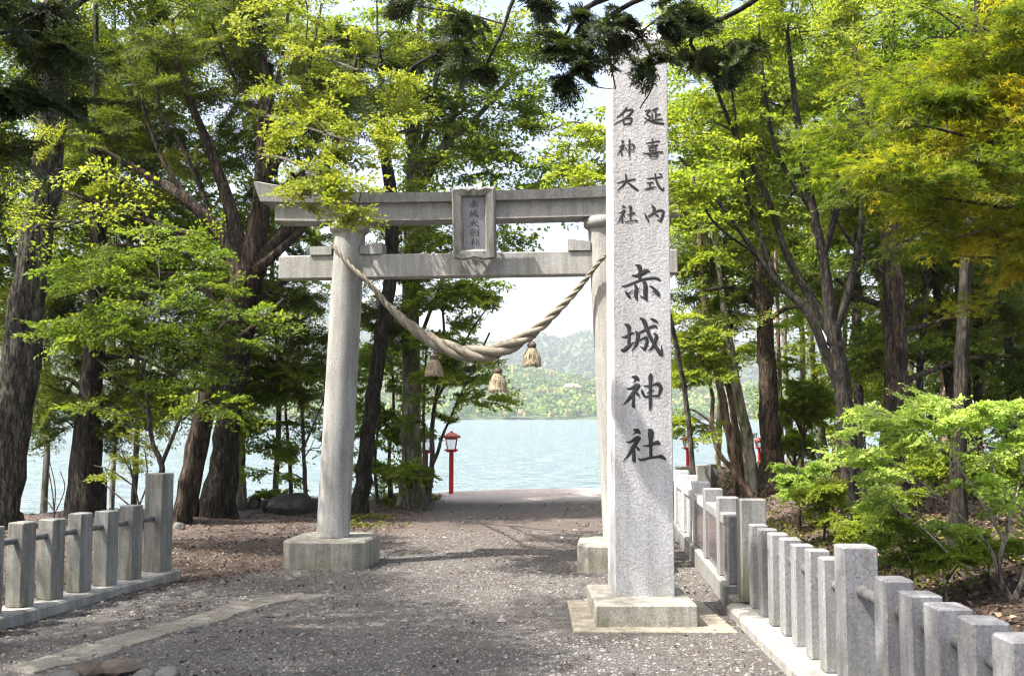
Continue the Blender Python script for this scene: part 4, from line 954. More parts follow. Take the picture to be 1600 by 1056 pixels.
tree('young_tree', 'slim mossy lit trunk just right of the twin cypress trunks', 18.2, [(377, 790, 20), (375, 700, 17), (379, 600, 14), (385, 480, 9)], [], [(410, 620, 40, 35, 0, .6, 6), (370, 560, 45, 35, 0, .6, 6), (400, 480, 50, 40, .2, .7, 7)], 'oval', .06, 'leaf_mid', 'bark_pale', 16, .6)
tree('small_maple', 'small forked maple behind the fence end post with layered bright leaves', 12.6,
     [(251, 760, 10), (252, 725, 9), (238, 690, 7), (232, 640, 6), (225, 570, 4)],
     [[(252, 722, 7), (270, 690, 6), (285, 640, 4), (320, 590, 3)], [(232, 650, 4), (195, 600, 3.5), (150, 560, 2.5)], [(230, 600, 4), (240, 540, 3), (260, 480, 2.5)], [(225, 590, 4), (180, 500, 3), (140, 440, 2)]],
     [(150, 430, 70, 35, 0, .6, 6, .5), (230, 470, 80, 40, 0, .7, 7, .4), (190, 540, 70, 28, -.2, .6, 5, .4), (310, 530, 60, 30, .1, .5, 4, .35), (250, 390, 80, 32, .2, .7, 6, .5), (130, 500, 50, 30, 0, .5, 3, .5), (290, 600, 45, 18, 0, .4, 3, .4), (370, 490, 40, 22, -.4, .4, 3, .4), (205, 600, 45, 15, 0, .4, 2, .5), (180, 650, 40, 15, 0, .4, 2, .6), (300, 440, 55, 30, .2, .5, 4, .5), (350, 640, 50, 12, -.3, .4, 2, .5)],
     'oval', .046, 'leaf_mid', 'bark_maple', 17, .5, spray_n=5)
tree('overhanging_maple', 'slender maple arching its yellow green sprays over the left end of the torii', 12.4,
     [(300, 800, 13, 16.6), (330, 640, 12, 16.6), (376, 480, 10, 16.4), (396, 330, 9, 15.5), (415, 200, 8, 14.5), (440, 90, 6, 13.5), (460, -60, 4, 13)],
     [[(405, 250, 6, 14.8), (450, 250, 5, 13), (500, 280, 4, 11.4), (560, 320, 3, 10.6)], [(420, 180, 6, 14.2), (480, 200, 4, 12.3), (560, 225, 3, 11.0)], [(440, 90, 5, 13.5), (500, 90, 4, 12.2), (560, 110, 3, 11.2)]],
     [(490, 225, 55, 22, -1.5, .35, 3, .6), (555, 258, 45, 16, -1.8, .3, 2, .65), (500, 300, 30, 10, -2.0, .2, 3, .8), (565, 300, 30, 10, -2.1, .2, 3, .8), (528, 335, 26, 7, -2.1, .15, 2, .8), (480, 180, 55, 25, -1, .4, 3, .7), (570, 215, 50, 20, -1.2, .4, 5, .75), (440, 130, 60, 30, -.3, .5, 4, .7), (520, 60, 60, 30, -.4, .5, 4, .7), (430, 40, 70, 35, 0, .6, 5, .7), (470, -30, 80, 30, 0, .6, 4, .7), (600, 130, 50, 30, -.5, .4, 5, .7)],
     'oval', .045, 'leaf_yellow', 'bark_maple', 18, .42, spray_n=4, spread=(1, 1))
tree('sapling', 'thin leafy sapling left of the torii leg behind the dark boulder', 17.6, [(478, 790, 8), (474, 700, 6), (470, 600, 5), (465, 520, 3)], [[(474, 700, 4), (500, 640, 3), (520, 600, 2)]], [(470, 600, 45, 30, 0, .5, 6), (440, 670, 45, 25, 0, .5, 5), (500, 700, 40, 22, 0, .4, 4), (480, 530, 45, 30, 0, .5, 6), (430, 740, 30, 15, 0, .3, 3)], 'oval', .055, 'leaf_green', 'bark_maple', 19, .5, spray_n=5)
tree('sapling', 'thin two stemmed sapling between the boulder and the cypress trunks', 18.0, [(455, 790, 7), (452, 720, 6), (446, 640, 4), (440, 560, 3)], [], [(440, 620, 40, 30, 0, .5, 5), (420, 560, 40, 30, 0, .5, 5), (415, 690, 35, 20, 0, .4, 4)], 'oval', .055, 'leaf_green', 'bark_maple', 20, .5, spray_n=5)
tree('dark_pine', 'dark trunked tree slanting up just right of the left torii leg', 17.6,
     [(562, 800, 34), (570, 720, 27), (582, 620, 25), (597, 520, 25), (610, 420, 23), (612, 320, 22), (600, 220, 19), (596, 150, 13), (590, 60, 8)],
     [[(603, 225, 10), (625, 205, 8), (650, 198, 5)], [(600, 200, 9), (560, 150, 6), (530, 110, 4)], [(597, 170, 9), (640, 110, 6), (680, 80, 4)]],
     [(540, 90, 70, 40, 0, 1.0, 9), (610, 60, 70, 40, 0, 1.0, 9), (670, 60, 60, 40, 0, .9, 8), (600, 130, 70, 30, 0, .9, 7), (500, 50, 60, 35, 0, .9, 6), (600, 460, 45, 60, .2, .5, 7), (575, 520, 35, 40, .2, .5, 5), (620, 380, 30, 35, .3, .4, 3), (600, -40, 100, 40, 0, 1.0, 4)],
     'needle', .055, 'leaf_cypress', 'bark_dark', 21, .7, flare=1.35)
tree('beech_tree', 'tall pale grey beech forking high above the torii beam, left of the hanging tassels', 19.0,
     [(646, 795, 42), (643, 700, 34), (644, 560, 32), (645, 400, 30), (648, 290, 30), (650, 200, 22), (655, 100, 14), (660, -60, 8)],
     [[(648, 300, 16), (690, 230, 13), (715, 160, 9), (735, 80, 6), (750, 0, 4)], [(650, 280, 15), (700, 225, 11), (760, 170, 8), (800, 130, 5), (840, 100, 3)], [(648, 270, 14), (668, 200, 11), (685, 120, 8), (690, 40, 5)], [(647, 260, 12), (632, 180, 9), (620, 100, 6)], [(645, 560, 7), (700, 420, 5), (740, 360, 4)]],
     [(720, 100, 70, 55, 0, 1.4, 12), (785, 60, 45, 40, 0, 1.0, 4), (770, 190, 55, 38, 0, 1.1, 7), (700, 230, 70, 35, .5, 1.2, 9), (650, 180, 60, 40, .6, 1.0, 7), (640, 60, 60, 50, .4, 1.2, 7), (820, 265, 55, 22, 0, .9, 6), (740, 290, 70, 25, 0, 1.0, 6), (700, -40, 110, 40, 0, 1.2, 5), (690, 350, 50, 25, -.2, .8, 5), (740, 380, 50, 22, 0, .8, 5), (850, 300, 45, 20, 0, .8, 4)],
     'oval', .075, 'leaf_green', 'bark_pale', 22, 1.0, flare=1.4)
tree('lakeside_maple', 'multi stemmed green maple spreading over the red lantern by the path end', 18.2,
     [(666, 795, 9), (675, 728, 8), (675, 673, 7), (681, 620, 6), (694, 560, 5), (690, 450, 3)],
     [[(675, 728, 7), (685, 705, 6), (690, 685, 5), (702, 655, 4), (725, 610, 3.5), (765, 520, 3)], [(680, 630, 5), (705, 580, 4), (735, 520, 3), (770, 470, 2)], [(668, 770, 7), (662, 700, 5), (660, 620, 4), (664, 540, 3)]],
     [(720, 470, 60, 28, 0, .7, 9), (700, 530, 55, 30, 0, .7, 8), (735, 580, 48, 24, 0, .7, 9), (745, 622, 38, 14, 0, .5, 4), (700, 600, 50, 30, 0, .6, 7), (755, 455, 50, 22, 0, .7, 6), (668, 640, 25, 22, 0, .4, 3), (670, 470, 40, 30, .2, .5, 5), (660, 740, 20, 14, -.2, .3, 3)],
     'oval', .055, 'leaf_green', 'bark_maple', 23, .45, spray_n=5, spread=(1, 1))
for k, (px, w_, lab) in enumerate(((590, 6, 'young green tree with thin stems between the dark trunk and the pale beech'), (612, 7, 'slim yellowish sapling right against the pale beech trunk'))):
    tree('young_tree', lab, 19.6 + k * .5, [(px, 785, w_), (px - 4, 720, w_ * .8), (px + 3, 640, w_ * .7), (px, 560, 3)], [], [(px, 600, 35, 40, 0, .5, 7), (px + 5, 680, 32, 28, 0, .5, 6), (px - 8, 735, 28, 18, 0, .4, 4), (px + 8, 530, 35, 35, 0, .5, 6)], 'oval', .06, 'leaf_green', 'bark_maple', 24 + k, .5, spray_n=5)
tree('bare_shrub', 'nearly bare shrub with spreading grey twigs behind the fence end post', 13.2,
     [(222, 812, 4), (215, 780, 3), (205, 740, 2.5), (190, 705, 2)], [[(222, 805, 3), (190, 775, 2.5), (160, 755, 2)], [(218, 790, 3), (228, 750, 2), (232, 700, 1.6)], [(210, 760, 2.5), (180, 735, 2), (152, 725, 1.4)], [(208, 755, 2), (200, 715, 1.6), (170, 690, 1.4)]],
     [(205, 700, 45, 18, 0, .35, 5, .9), (175, 720, 30, 12, 0, .3, 2, .9)], 'oval', .03, 'leaf_yellow', 'bark_maple', 27, .3, cat='shrub', spray_n=3, to_ground=True)
tree('bare_shrub', 'leafless tuft of upright twigs behind the left fence in front of the lake', 13.6,
     [(85, 812, 2.5), (82, 770, 2), (75, 730, 1.6)], [[(85, 805, 2), (95, 765, 1.6), (102, 735, 1.2)], [(85, 805, 2), (90, 760, 1.6), (88, 720, 1.2)], [(84, 800, 2), (70, 775, 1.5), (66, 755, 1)]], [], 'oval', .03, 'leaf_green', 'bark_maple', 28, .3, cat='shrub')
# behind, along the left shore
bgL = [(-60, 17.6, 12), (70, 18.6, 10), (210, 19.2, 9), (175, 20.2, 8), (430, 20.4, 9), (-230, 17.0, 14)]
labL = ['green tree at the far left edge behind the massive trunk', 'thin background tree between the massive trunk and the hemlock', 'thin straight background trunk left of the leaning cypress', 'slimmest background trunk left of the leaning cypress, near the hemlock', 'thin background tree seen between the cypress trunks and the torii leg', 'broad green tree beyond the left border']
for k, (px, dd, w_) in enumerate(bgL):
    rg = np.random.RandomState(40 + k)
    tree('shore_tree', labL[k], dd, [(px, 770, w_), (px + 6, 600, w_ * .85), (px - 5, 400, w_ * .7), (px + 8, 150, w_ * .45), (px, -60, 3)], [],
         [(px + rg.randint(-60, 60), py, 75, 45, rg.randn() * .3, 1.0, 9) for py in (-20, 70, 160, 250, 340, 430)], 'oval', .075, 'leaf_green', 'bark_pale' if k % 2 else 'bark_maple', 50 + k, .9)

# ---- right side
tree('overhead_fir', 'dark fir whose drooping boughs hang over the top of the inscribed pillar', 7.2,
     [(1880, 1000, 70), (1870, 500, 66), (1850, 0, 56), (1840, -500, 44)],
     [[(1845, -160, 26, 7.2), (1500, -150, 18, 7.2), (1150, -60, 13, 7.3), (930, 5, 9, 7.3), (880, 60, 4, 7.3)], [(1300, -100, 13, 7.3), (1180, 0, 9, 7.4), (1080, 60, 7, 7.6), (1120, 110, 4, 7.7)], [(1150, -60, 11, 7.3), (960, 20, 8, 7.3), (952, 80, 4, 7.35), (962, 140, 2, 7.4)], [(1100, -60, 11, 7.3), (850, -50, 8, 7.3), (780, 60, 5, 7.3), (750, 130, 3, 7.3)], [(960, 20, 8, 7.3), (1010, 70, 5, 7.3), (1020, 130, 3, 7.3), (1000, 170, 2, 7.3)]],
     [(930, 40, 55, 30, .1, .3, 8), (960, 45, 28, 12, .0, .2, 4), (905, 85, 26, 20, .0, .15, 3), (1020, 35, 55, 24, .3, .35, 7), (1090, 85, 45, 22, .5, .3, 6), (1130, 105, 40, 22, .5, .3, 5), (760, 40, 50, 35, .1, .3, 7), (745, 100, 22, 30, .1, .2, 4), (820, 10, 50, 20, .1, .3, 5), (1020, 95, 16, 10, -.1, .10, 2), (905, 120, 16, 10, 0, .1, 2), (1060, 20, 60, 25, .3, .35, 6), (870, 75, 22, 14, .1, .2, 2), (1150, 60, 40, 25, .5, .3, 4), (1000, -50, 120, 25, .1, .5, 5), (650, 10, 40, 20, .4, .3, 4)],
     'needle', .032, 'leaf_dark', 'bark_dark', 61, .22, droop=.35, spray_n=6, spread=(1, 1), dens=.45)
tree('forked_maple', 'dark many stemmed maple forking upward right of the pillar with fresh green crown', 12.6,
     [(1330, 790, 34), (1326, 700, 30), (1318, 620, 29), (1308, 560, 30), (1300, 500, 23), (1285, 400, 16), (1265, 300, 16), (1245, 180, 11), (1230, 50, 7)],
     [[(1318, 620, 17), (1292, 560, 15), (1260, 490, 13), (1215, 440, 10), (1160, 370, 7), (1110, 300, 6), (1065, 240, 4)], [(1300, 540, 16), (1275, 470, 14), (1235, 400, 11), (1200, 300, 8), (1150, 200, 7), (1100, 130, 4)], [(1305, 520, 16), (1330, 440, 13), (1340, 350, 10), (1335, 230, 7), (1320, 90, 5)], [(1270, 330, 9), (1215, 240, 7), (1190, 130, 5), (1180, 20, 3)], [(1285, 400, 11), (1320, 280, 8), (1370, 160, 6), (1390, 60, 3)], [(1215, 440, 8), (1170, 300, 6), (1140, 150, 4), (1120, 20, 3)]],
     [(1090, 200, 55, 40, 0.6, .9, 8, .75), (1120, 110, 60, 40, 0.6, .9, 8, .8), (1180, 60, 70, 40, 0.6, 1.0, 9, .8), (1260, 50, 70, 40, 0.6, 1.0, 9, .75), (1100, 290, 50, 30, 0.6, .8, 7, .65), (1170, 250, 55, 35, 0.9, .8, 7, .6), (1220, 170, 60, 40, 0.8, .9, 8, .7), (1330, 60, 60, 40, 0.8, .9, 7, .6), (1300, 160, 60, 40, 0.9, .9, 7, .55), (1150, 350, 55, 25, 0.8, .8, 6, .6), (1230, 320, 50, 30, 0.9, .8, 6, .5), (1090, 350, 35, 22, 0.6, .6, 4, .6), (1250, -50, 140, 40, 0.6, 1.2, 5, .7), (1180, 160, 50, 40, 0.4, .8, 6, .7), (1060, 60, 35, 35, 0.6, .6, 4, .8), (1085, 282, 24, 12, -2.3, .2, 6, .75), (1200, 240, 40, 15, 0.0, .3, 4, .95), (1120, -40, 80, 30, 0.6, 1, 3, .7)],
     'oval', .052, 'leaf_green', 'bark_dark', 62, .6, flare=1.3, dens=.72)
tree('lakeward_maple', 'light green maple arching over the torii beam just left of the pillar', 13.4,
     [(1086, 770, 9, 15.2), (1068, 600, 8, 15.0), (1030, 430, 8, 14.4), (985, 300, 7, 13.6), (960, 200, 5, 13.4), (940, 60, 3, 13.4)], [[(985, 300, 4), (930, 270, 3), (880, 265, 2)], [(965, 220, 4), (900, 190, 3), (860, 200, 2)]],
     [(925, 250, 35, 18, 0, .5, 4, .75), (890, 225, 40, 18, 0, .5, 4, .8), (860, 265, 30, 12, .1, .4, 2, .8), (935, 275, 22, 12, -.3, .3, 3, .8), (1000, 200, 60, 60, .3, .5, 7, .6)],
     'oval', .050, 'leaf_green', 'bark_maple', 63, .45, spray_n=5)
tree('dark_conifer', 'straight dark red brown conifer trunk rising from the mossy bank right of the fence', 17.4,
     [(1206, 750, 46), (1203, 700, 37), (1199, 620, 33), (1194, 520, 29), (1191, 420, 27), (1189, 300, 22), (1186, 150, 14), (1185, 0, 8)],
     [[(1195, 480, 9), (1150, 450, 6), (1100, 455, 4)], [(1195, 500, 9), (1235, 480, 6), (1265, 490, 4)]],
     [(1120, 420, 55, 28, 0, .9, 9), (1100, 480, 45, 25, 0, .8, 7), (1150, 500, 45, 22, 0, .8, 6), (1150, 360, 60, 30, 0, .9, 8), (1240, 430, 40, 28, 0, .8, 6), (1230, 370, 50, 28, .2, .8, 6), (1200, 300, 60, 35, .3, .9, 7), (1190, 200, 55, 40, .3, .9, 6), (1080, 400, 25, 25, .2, .5, 3), (1180, 80, 55, 50, .3, .9, 6)],
     'needle', .055, 'leaf_cypress', 'bark_red', 64, .75, droop=.12, flare=1.5)
tree('big_cedar', 'thick straight reddish cedar trunk in the middle of the right wood', 13.6,
     [(1408, 880, 56), (1404, 760, 46), (1401, 640, 42), (1398, 520, 38), (1393, 400, 35), (1390, 280, 32), (1388, 100, 26), (1388, -150, 16)],
     [[(1394, 470, 12), (1350, 465, 9), (1300, 440, 6)], [(1392, 350, 10), (1440, 320, 7), (1500, 320, 4)], [(1392, 430, 9), (1340, 400, 6), (1300, 330, 4)]],
     [(1340, 430, 50, 30, .4, .8, 7), (1450, 400, 60, 40, .6, .8, 8), (1350, 350, 50, 35, .5, .8, 7), (1460, 300, 70, 40, .6, .9, 9), (1350, 250, 60, 40, .6, .9, 8), (1430, 200, 70, 40, .5, 1.0, 8), (1400, 100, 80, 40, .5, 1.0, 8), (1470, 500, 60, 35, .9, .7, 7), (1500, 420, 60, 40, 1, .8, 7), (1550, 480, 60, 35, 1, .8, 7), (1560, 560, 60, 35, 1, .8, 7), (1400, 10, 90, 40, .3, 1.0, 5)],
     'needle', .055, 'leaf_cypress', 'bark_red', 65, .75, droop=.15, flare=1.2)
# three pinkish and grey trunks by the lake
tree('peeling_birch', 'pinkish peeling birch, leftmost of the three leaning stems by the lake', 17.8, [(1152, 745, 18), (1140, 680, 15), (1122, 590, 13), (1105, 500, 11), (1095, 420, 8), (1090, 300, 5)], [], [(1085, 330, 45, 40, .2, .7, 6), (1110, 420, 35, 30, .2, .6, 4), (1090, 240, 50, 40, .2, .8, 6)], 'oval', .065, 'leaf_green', 'bark_pink', 66, .7)
tree('peeling_birch', 'slim pinkish birch in the middle of the three leaning stems by the lake', 18.0, [(1163, 745, 13), (1152, 680, 11), (1136, 590, 9), (1126, 500, 8), (1118, 400, 6), (1110, 300, 4)], [], [(1130, 320, 40, 35, .2, .6, 5), (1110, 560, 35, 22, .3, .6, 5), (1085, 590, 30, 25, .2, .5, 5), (1150, 250, 40, 35, .2, .6, 5)], 'oval', .065, 'leaf_green', 'bark_pink', 67, .6)
tree('grey_birch', 'grey barked stem, rightmost of the three leaning stems by the lake', 17.6, [(1176, 755, 26), (1168, 690, 20), (1154, 620, 17), (1140, 540, 14), (1130, 470, 11), (1120, 380, 8), (1115, 200, 4)], [], [(1120, 300, 50, 40, .3, .7, 6), (1130, 200, 50, 40, .3, .7, 6)], 'oval', .065, 'leaf_mid', 'bark_pale', 68, .7)
tree('crooked_tree', 'thin crooked tree curving up left of the birches over the stone blocks', 17.2, [(1146, 735, 8), (1122, 705, 8), (1112, 660, 7), (1113, 620, 6), (1098, 570, 5), (1080, 530, 4)], [[(1112, 660, 4), (1085, 640, 3), (1066, 645, 2)]],
     [(1075, 540, 35, 22, 0, .5, 6, .7), (1090, 590, 30, 18, 0, .5, 5, .7), (1072, 660, 22, 9, 0, .35, 3, .7), (1085, 672, 20, 7, 0, .3, 2, .8), (1066, 500, 25, 20, .2, .5, 4)], 'oval', .055, 'leaf_green', 'bark_pink', 69, .42, spray_n=5)
# thin trunks deeper in the right wood
TR = [  # px path, width, depth, bark, leaf, label, crown y list
 ([(1292, 745), (1278, 640), (1268, 540), (1262, 430), (1255, 200)], 14, 20.5, 'bark_pale', 'leaf_green', 'pale thin trunk standing against the water left of the forked maple', (150, 330, 590)),
 ([(1238, 745), (1232, 640), (1225, 520), (1238, 420), (1250, 250)], 13, 21.5, 'bark_pale', 'leaf_green', 'whitish birch trunk just right of the dark red brown conifer', (250, 380, 640)),
 ([(1222, 740), (1218, 600), (1214, 480), (1210, 300)], 8, 20.0, 'bark_pink', 'leaf_green', 'thin pink lit stem hugging the right side of the dark conifer', (220, 560)),
 ([(1345, 800), (1342, 640), (1338, 480), (1342, 300), (1350, 100)], 17, 16.0, 'bark_dark', 'leaf_mid', 'dark upright trunk directly behind the forked maple', (120, 240, 380)),
 ([(1436, 720), (1437, 600), (1446, 480), (1449, 380), (1455, 150)], 12, 14.5, 'bark_grey', 'leaf_mid', 'thin grey trunk first to the right of the thick cedar', (150, 260, 560)),
 ([(1492, 760), (1486, 620), (1474, 540), (1462, 440), (1455, 300), (1450, 100)], 18, 15.2, 'bark_dark', 'leaf_mid', 'dark bent trunk second to the right of the thick cedar', (60, 200, 560)),
 ([(1506, 740), (1506, 600), (1500, 450), (1495, 300), (1500, 100)], 22, 16.2, 'bark_dark', 'leaf_green', 'thick dark upright trunk right of the bent one', (100, 230, 400)),
 ([(1526, 720), (1530, 560), (1528, 430), (1545, 300), (1560, 100)], 16, 15.4, 'bark_dark', 'leaf_mid', 'dark trunk leaning right with bright gaps beside it', (60, 220, 380)),
 ([(1478, 740), (1476, 600), (1470, 450), (1466, 300), (1460, 100)], 13, 18.5, 'bark_pink', 'leaf_green', 'pinkish slim trunk glimpsed behind the bent dark trunk', (150, 300, 480)),
 ([(1522, 760), (1532, 620), (1548, 470), (1556, 300), (1565, 150)], 13, 17.5, 'bark_pink', 'leaf_green', 'reddish lit trunk leaning right near the right edge', (180, 320, 520)),
 ([(1580, 780), (1578, 600), (1575, 400), (1580, 200)], 15, 16.5, 'bark_grey', 'leaf_mid', 'grey trunk near the right edge behind the bright bush', (120, 260, 430)),
 ([(1312, 740), (1318, 600), (1322, 450), (1330, 300)], 9, 22.0, 'bark_pale', 'leaf_green', 'farthest thin pale trunk seen between the stems of the forked maple', (250, 480, 620)),
 ([(1420, 760), (1424, 620), (1418, 480), (1425, 300)], 10, 20.0, 'bark_pale', 'leaf_green', 'pale slim trunk just peeking out beside the thick cedar', (200, 330, 520, 640)),
 ([(1640, 800), (1636, 600), (1640, 400), (1650, 100)], 20, 15.5, 'bark_dark', 'leaf_mid', 'dark tree just beyond the right border', (80, 240, 420, 600)),
]
for k, (pth, w_, dd, bk, lf_, lab, ys_) in enumerate(TR):
    rg = np.random.RandomState(200 + k); px0 = pth[0][0]
    tr = [(x, y, w_ * (1 - .12 * i)) for i, (x, y) in enumerate(pth)]
    tree('woodland_tree', lab, dd, tr, [], [(np.interp(y, [p[1] for p in pth][::-1], [p[0] for p in pth][::-1]) + rg.randint(-40, 40), y, 55, 34, .2 * rg.randn(), .8, 7) for y in ys_], 'oval', .062, lf_, bk, 210 + k, .7, group='thin trunked trees deep in the right wood', flare=1.35)
# distant leafy fillers at the right shore
for k, (px, dd, lab) in enumerate(((1120, 24.0, 'pale green background tree by the water behind the birches'), (1250, 25.5, 'round green background tree by the water behind the white birch'), (1380, 24.5, 'bushy green background tree behind the thick cedar'), (1470, 23.0, 'bushy light green background tree behind the cluster of dark trunks'), (1570, 22.0, 'bushy green background tree near the right edge'), (1690, 20.5, 'bushy green tree beyond the right border'))):
    rg = np.random.RandomState(300 + k)
    ys_ = (430, 350, 240, 130, 30) if px < 1300 else (640, 560, 470, 370, 260, 150, 40)
    tree('shore_tree', lab, dd, [(px, 745, 12), (px + 5, 560, 10), (px - 6, 380, 8), (px + 4, 180, 5), (px, 0, 3)], [], [(px + rg.randint(-45, 45), y, 85, 48, rg.randn() * .4, 1.3, 8) for y in ys_], 'oval', .09, 'leaf_green', 'bark_pale', 310 + k, 1.0)
tree('dark_trunk_tree', 'dark trunk standing in the leaf litter behind the lower right fence', 9.6, [(1500, 905, 40), (1497, 800, 30), (1500, 650, 24), (1508, 450, 20), (1520, 200, 14), (1530, -100, 8)], [], [(1560, 700, 60, 30, .3, .4, 4), (1480, 60, 100, 50, .5, .7, 8), (1560, 150, 80, 50, .5, .6, 6), (1520, -80, 120, 60, 0, 1.0, 5)], 'oval', .05, 'leaf_mid', 'bark_dark', 71, .5, flare=1.3)
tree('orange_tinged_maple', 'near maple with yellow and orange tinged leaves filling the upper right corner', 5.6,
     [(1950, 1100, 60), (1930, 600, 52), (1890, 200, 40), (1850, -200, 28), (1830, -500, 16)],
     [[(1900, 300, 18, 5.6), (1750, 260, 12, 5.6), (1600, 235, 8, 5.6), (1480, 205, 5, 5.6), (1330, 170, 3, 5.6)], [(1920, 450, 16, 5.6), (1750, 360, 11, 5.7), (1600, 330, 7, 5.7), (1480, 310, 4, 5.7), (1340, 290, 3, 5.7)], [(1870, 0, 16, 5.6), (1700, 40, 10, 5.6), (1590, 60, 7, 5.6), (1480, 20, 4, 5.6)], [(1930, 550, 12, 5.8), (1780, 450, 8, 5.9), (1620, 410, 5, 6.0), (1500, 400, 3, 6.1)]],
     [(1560, 60, 75, 40, 0, .5, 10, .5), (1500, 130, 70, 30, 0, .45, 8, .35), (1420, 100, 60, 25, .1, .4, 6, .3), (1560, 210, 80, 35, .1, .5, 10, .8), (1450, 190, 80, 25, 0, .4, 7, .15), (1370, 190, 50, 22, 0, .35, 4, .2), (1520, 280, 80, 25, .2, .45, 8, .85), (1430, 290, 75, 26, -.2, .4, 7, .15), (1350, 280, 45, 20, -.1, .3, 4, .15), (1580, 350, 60, 28, .2, .45, 7, .75), (1480, 340, 55, 20, .2, .4, 5, .7), (1560, 420, 60, 25, .4, .4, 6, .7), (1590, 130, 50, 35, -.1, .4, 5, .4), (1650, 250, 70, 160, 0, .6, 12, .5), (1600, -50, 120, 40, 0, .6, 6, .5), (1390, 240, 50, 14, -.1, .3, 3, .1), (1500, 370, 40, 12, -.2, .3, 3, .15)],  # lowest tones paint the shaded clumps dark green
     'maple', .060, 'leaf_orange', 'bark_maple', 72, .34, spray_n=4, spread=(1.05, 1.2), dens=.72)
tree('bright_bush_maple', 'bright lime green spreading bush maple behind the lower right fence', 8.3,
     [(1590, 975, 12), (1582, 940, 11), (1560, 895, 9), (1575, 820, 6), (1585, 760, 4)],
     [[(1585, 945, 8), (1600, 900, 6), (1610, 840, 5), (1600, 780, 3)], [(1575, 905, 6), (1540, 850, 4.5), (1480, 790, 3.5), (1420, 740, 2.5), (1370, 710, 2)], [(1565, 890, 6), (1500, 880, 4), (1450, 830, 3), (1400, 790, 2)], [(1570, 850, 5), (1520, 760, 4), (1460, 700, 3), (1400, 665, 2)], [(1580, 800, 4), (1550, 720, 3), (1490, 660, 2)], [(1590, 900, 5), (1560, 980, 3)], [(1575, 830, 4), (1600, 740, 3), (1590, 680, 2)]],
     [(1350, 690, 35, 18, 0, .3, 4, .8), (1360, 745, 28, 16, 0, .3, 2, .7), (1430, 640, 55, 16, 0, .35, 5, .9), (1440, 700, 55, 18, 0, .35, 5, .8), (1510, 660, 55, 18, 0, .35, 5, .8), (1410, 770, 50, 14, 0, .3, 3, .7), (1500, 750, 50, 18, 0, .3, 3, .6), (1570, 720, 45, 20, 0, .35, 3, .6), (1520, 625, 60, 12, .2, .35, 4, .8), (1370, 645, 30, 10, 0, .25, 3, .9), (1580, 800, 40, 16, 0, .3, 2, .6), (1590, 650, 40, 20, 0, .35, 4, .7), (1470, 820, 30, 10, 0, .2, 1, .6)],
     'oval', .032, 'leaf_lime', 'bark_dead', 73, .24, cat='shrub', spray_n=6, spread=(1.15, 1.35), dens=.85)
# shrubs
def shrub(label, px, py, rx, ry, d, mat, seed, leaf=.022, nb=26, bark_m='bark_maple', tone=None, L=.2):
    st = [(px, py + ry, 4), (px + 2, py + ry * .4, 3), (px, py, 2.5), (px - 3, py - ry * .5, 1.5)]
    rg = np.random.RandomState(seed); lm = []
    for k in range(6): a = rg.rand() * 2 - 1; lm.append([(px, py + ry * .8, 3), (px + a * rx * .5, py + ry * .2, 2.4), (px + a * rx * .8, py - ry * .6 * rg.rand(), 1.5)])
    tree('shrub', label, d, st, lm, [(px - rx * .45, py - ry * .1, rx * .5, ry * .7, 0, rx * d / F * .7, max(2, nb // 3), tone), (px + rx * .45, py - ry * .05, rx * .5, ry * .7, 0, rx * d / F * .7, max(2, nb // 3), tone), (px, py - ry * .35, rx * .6, ry * .55, 0, rx * d / F * .7, max(2, nb // 3), tone)] if tone is not None else
         [(px - rx * .45, py - ry * .1, rx * .5, ry * .7, 0, rx * d / F * .7, max(2, nb // 3)), (px + rx * .45, py - ry * .05, rx * .5, ry * .7, 0, rx * d / F * .7, max(2, nb // 3)), (px, py - ry * .35, rx * .6, ry * .55, 0, rx * d / F * .7, max(2, nb // 3))], 'shrub', leaf, mat, bark_m, seed, L, cat='shrub', spray_n=7, spread=(1, 1))
shrub('yellow green azalea shrub with reddish twigs, left of the forked maple', 1250, 755, 36, 48, 13.2, 'leaf_lime', 81, .028, 18, tone=.45)
shrub('dense rounded green shrub at the foot of the forked maple', 1288, 785, 36, 55, 12.0, 'leaf_green', 82, .028, 20, tone=.95)
shrub('green shrub behind the tall fence post, right of the rounded one', 1425, 850, 50, 55, 8.6, 'leaf_mid', 83, .026, 14, tone=.5)
shrub('small dark green shrub low between the fence and the forked maple trunk', 1350, 830, 30, 45, 10.2, 'leaf_green', 84, .024, 14, tone=.7)
shrub('low green shrub under the bright bush maple', 1480, 880, 36, 32, 8.4, 'leaf_green', 85, .024, 8, tone=.3)
shrub('small leafy shrub by the leaning dark trunk at the right edge', 1545, 860, 40, 28, 8.8, 'leaf_green', 86, .024, 14, tone=.4)
shrub('dark small shrub at the foot of the thick cedar', 1395, 790, 40, 40, 12.5, 'leaf_green', 87, .03, 14, tone=.8)
shrub('leafy shrub at the waterside between dark conifer and pale trunk', 1240, 700, 32, 36, 19.5, 'leaf_green', 88, .05, 14, L=.35, tone=.8)
shrub('sunny low shrub between the thick cedar and the dark bent trunks', 1460, 730, 40, 40, 12.8, 'leaf_green', 94, .034, 16, tone=.8, L=.28)
shrub('light green shrub under the trees near the right edge, behind the bush maple', 1560, 740, 45, 40, 12.0, 'leaf_green', 95, .034, 16, tone=.7, L=.28)
shrub('thin leafy shrub in the gap right of the birches', 1255, 640, 26, 60, 18.6, 'leaf_green', 89, .05, 20, L=.4)
shrub('low shrub beside the dark boulder left of the torii leg', 430, 775, 28, 12, 18.6, 'leaf_mid', 90, .04, 8, L=.25)
shrub('young shoots at the foot of the pale beech trunk', 640, 745, 26, 34, 18.0, 'leaf_green', 91, .04, 10, tone=.6, L=.25)
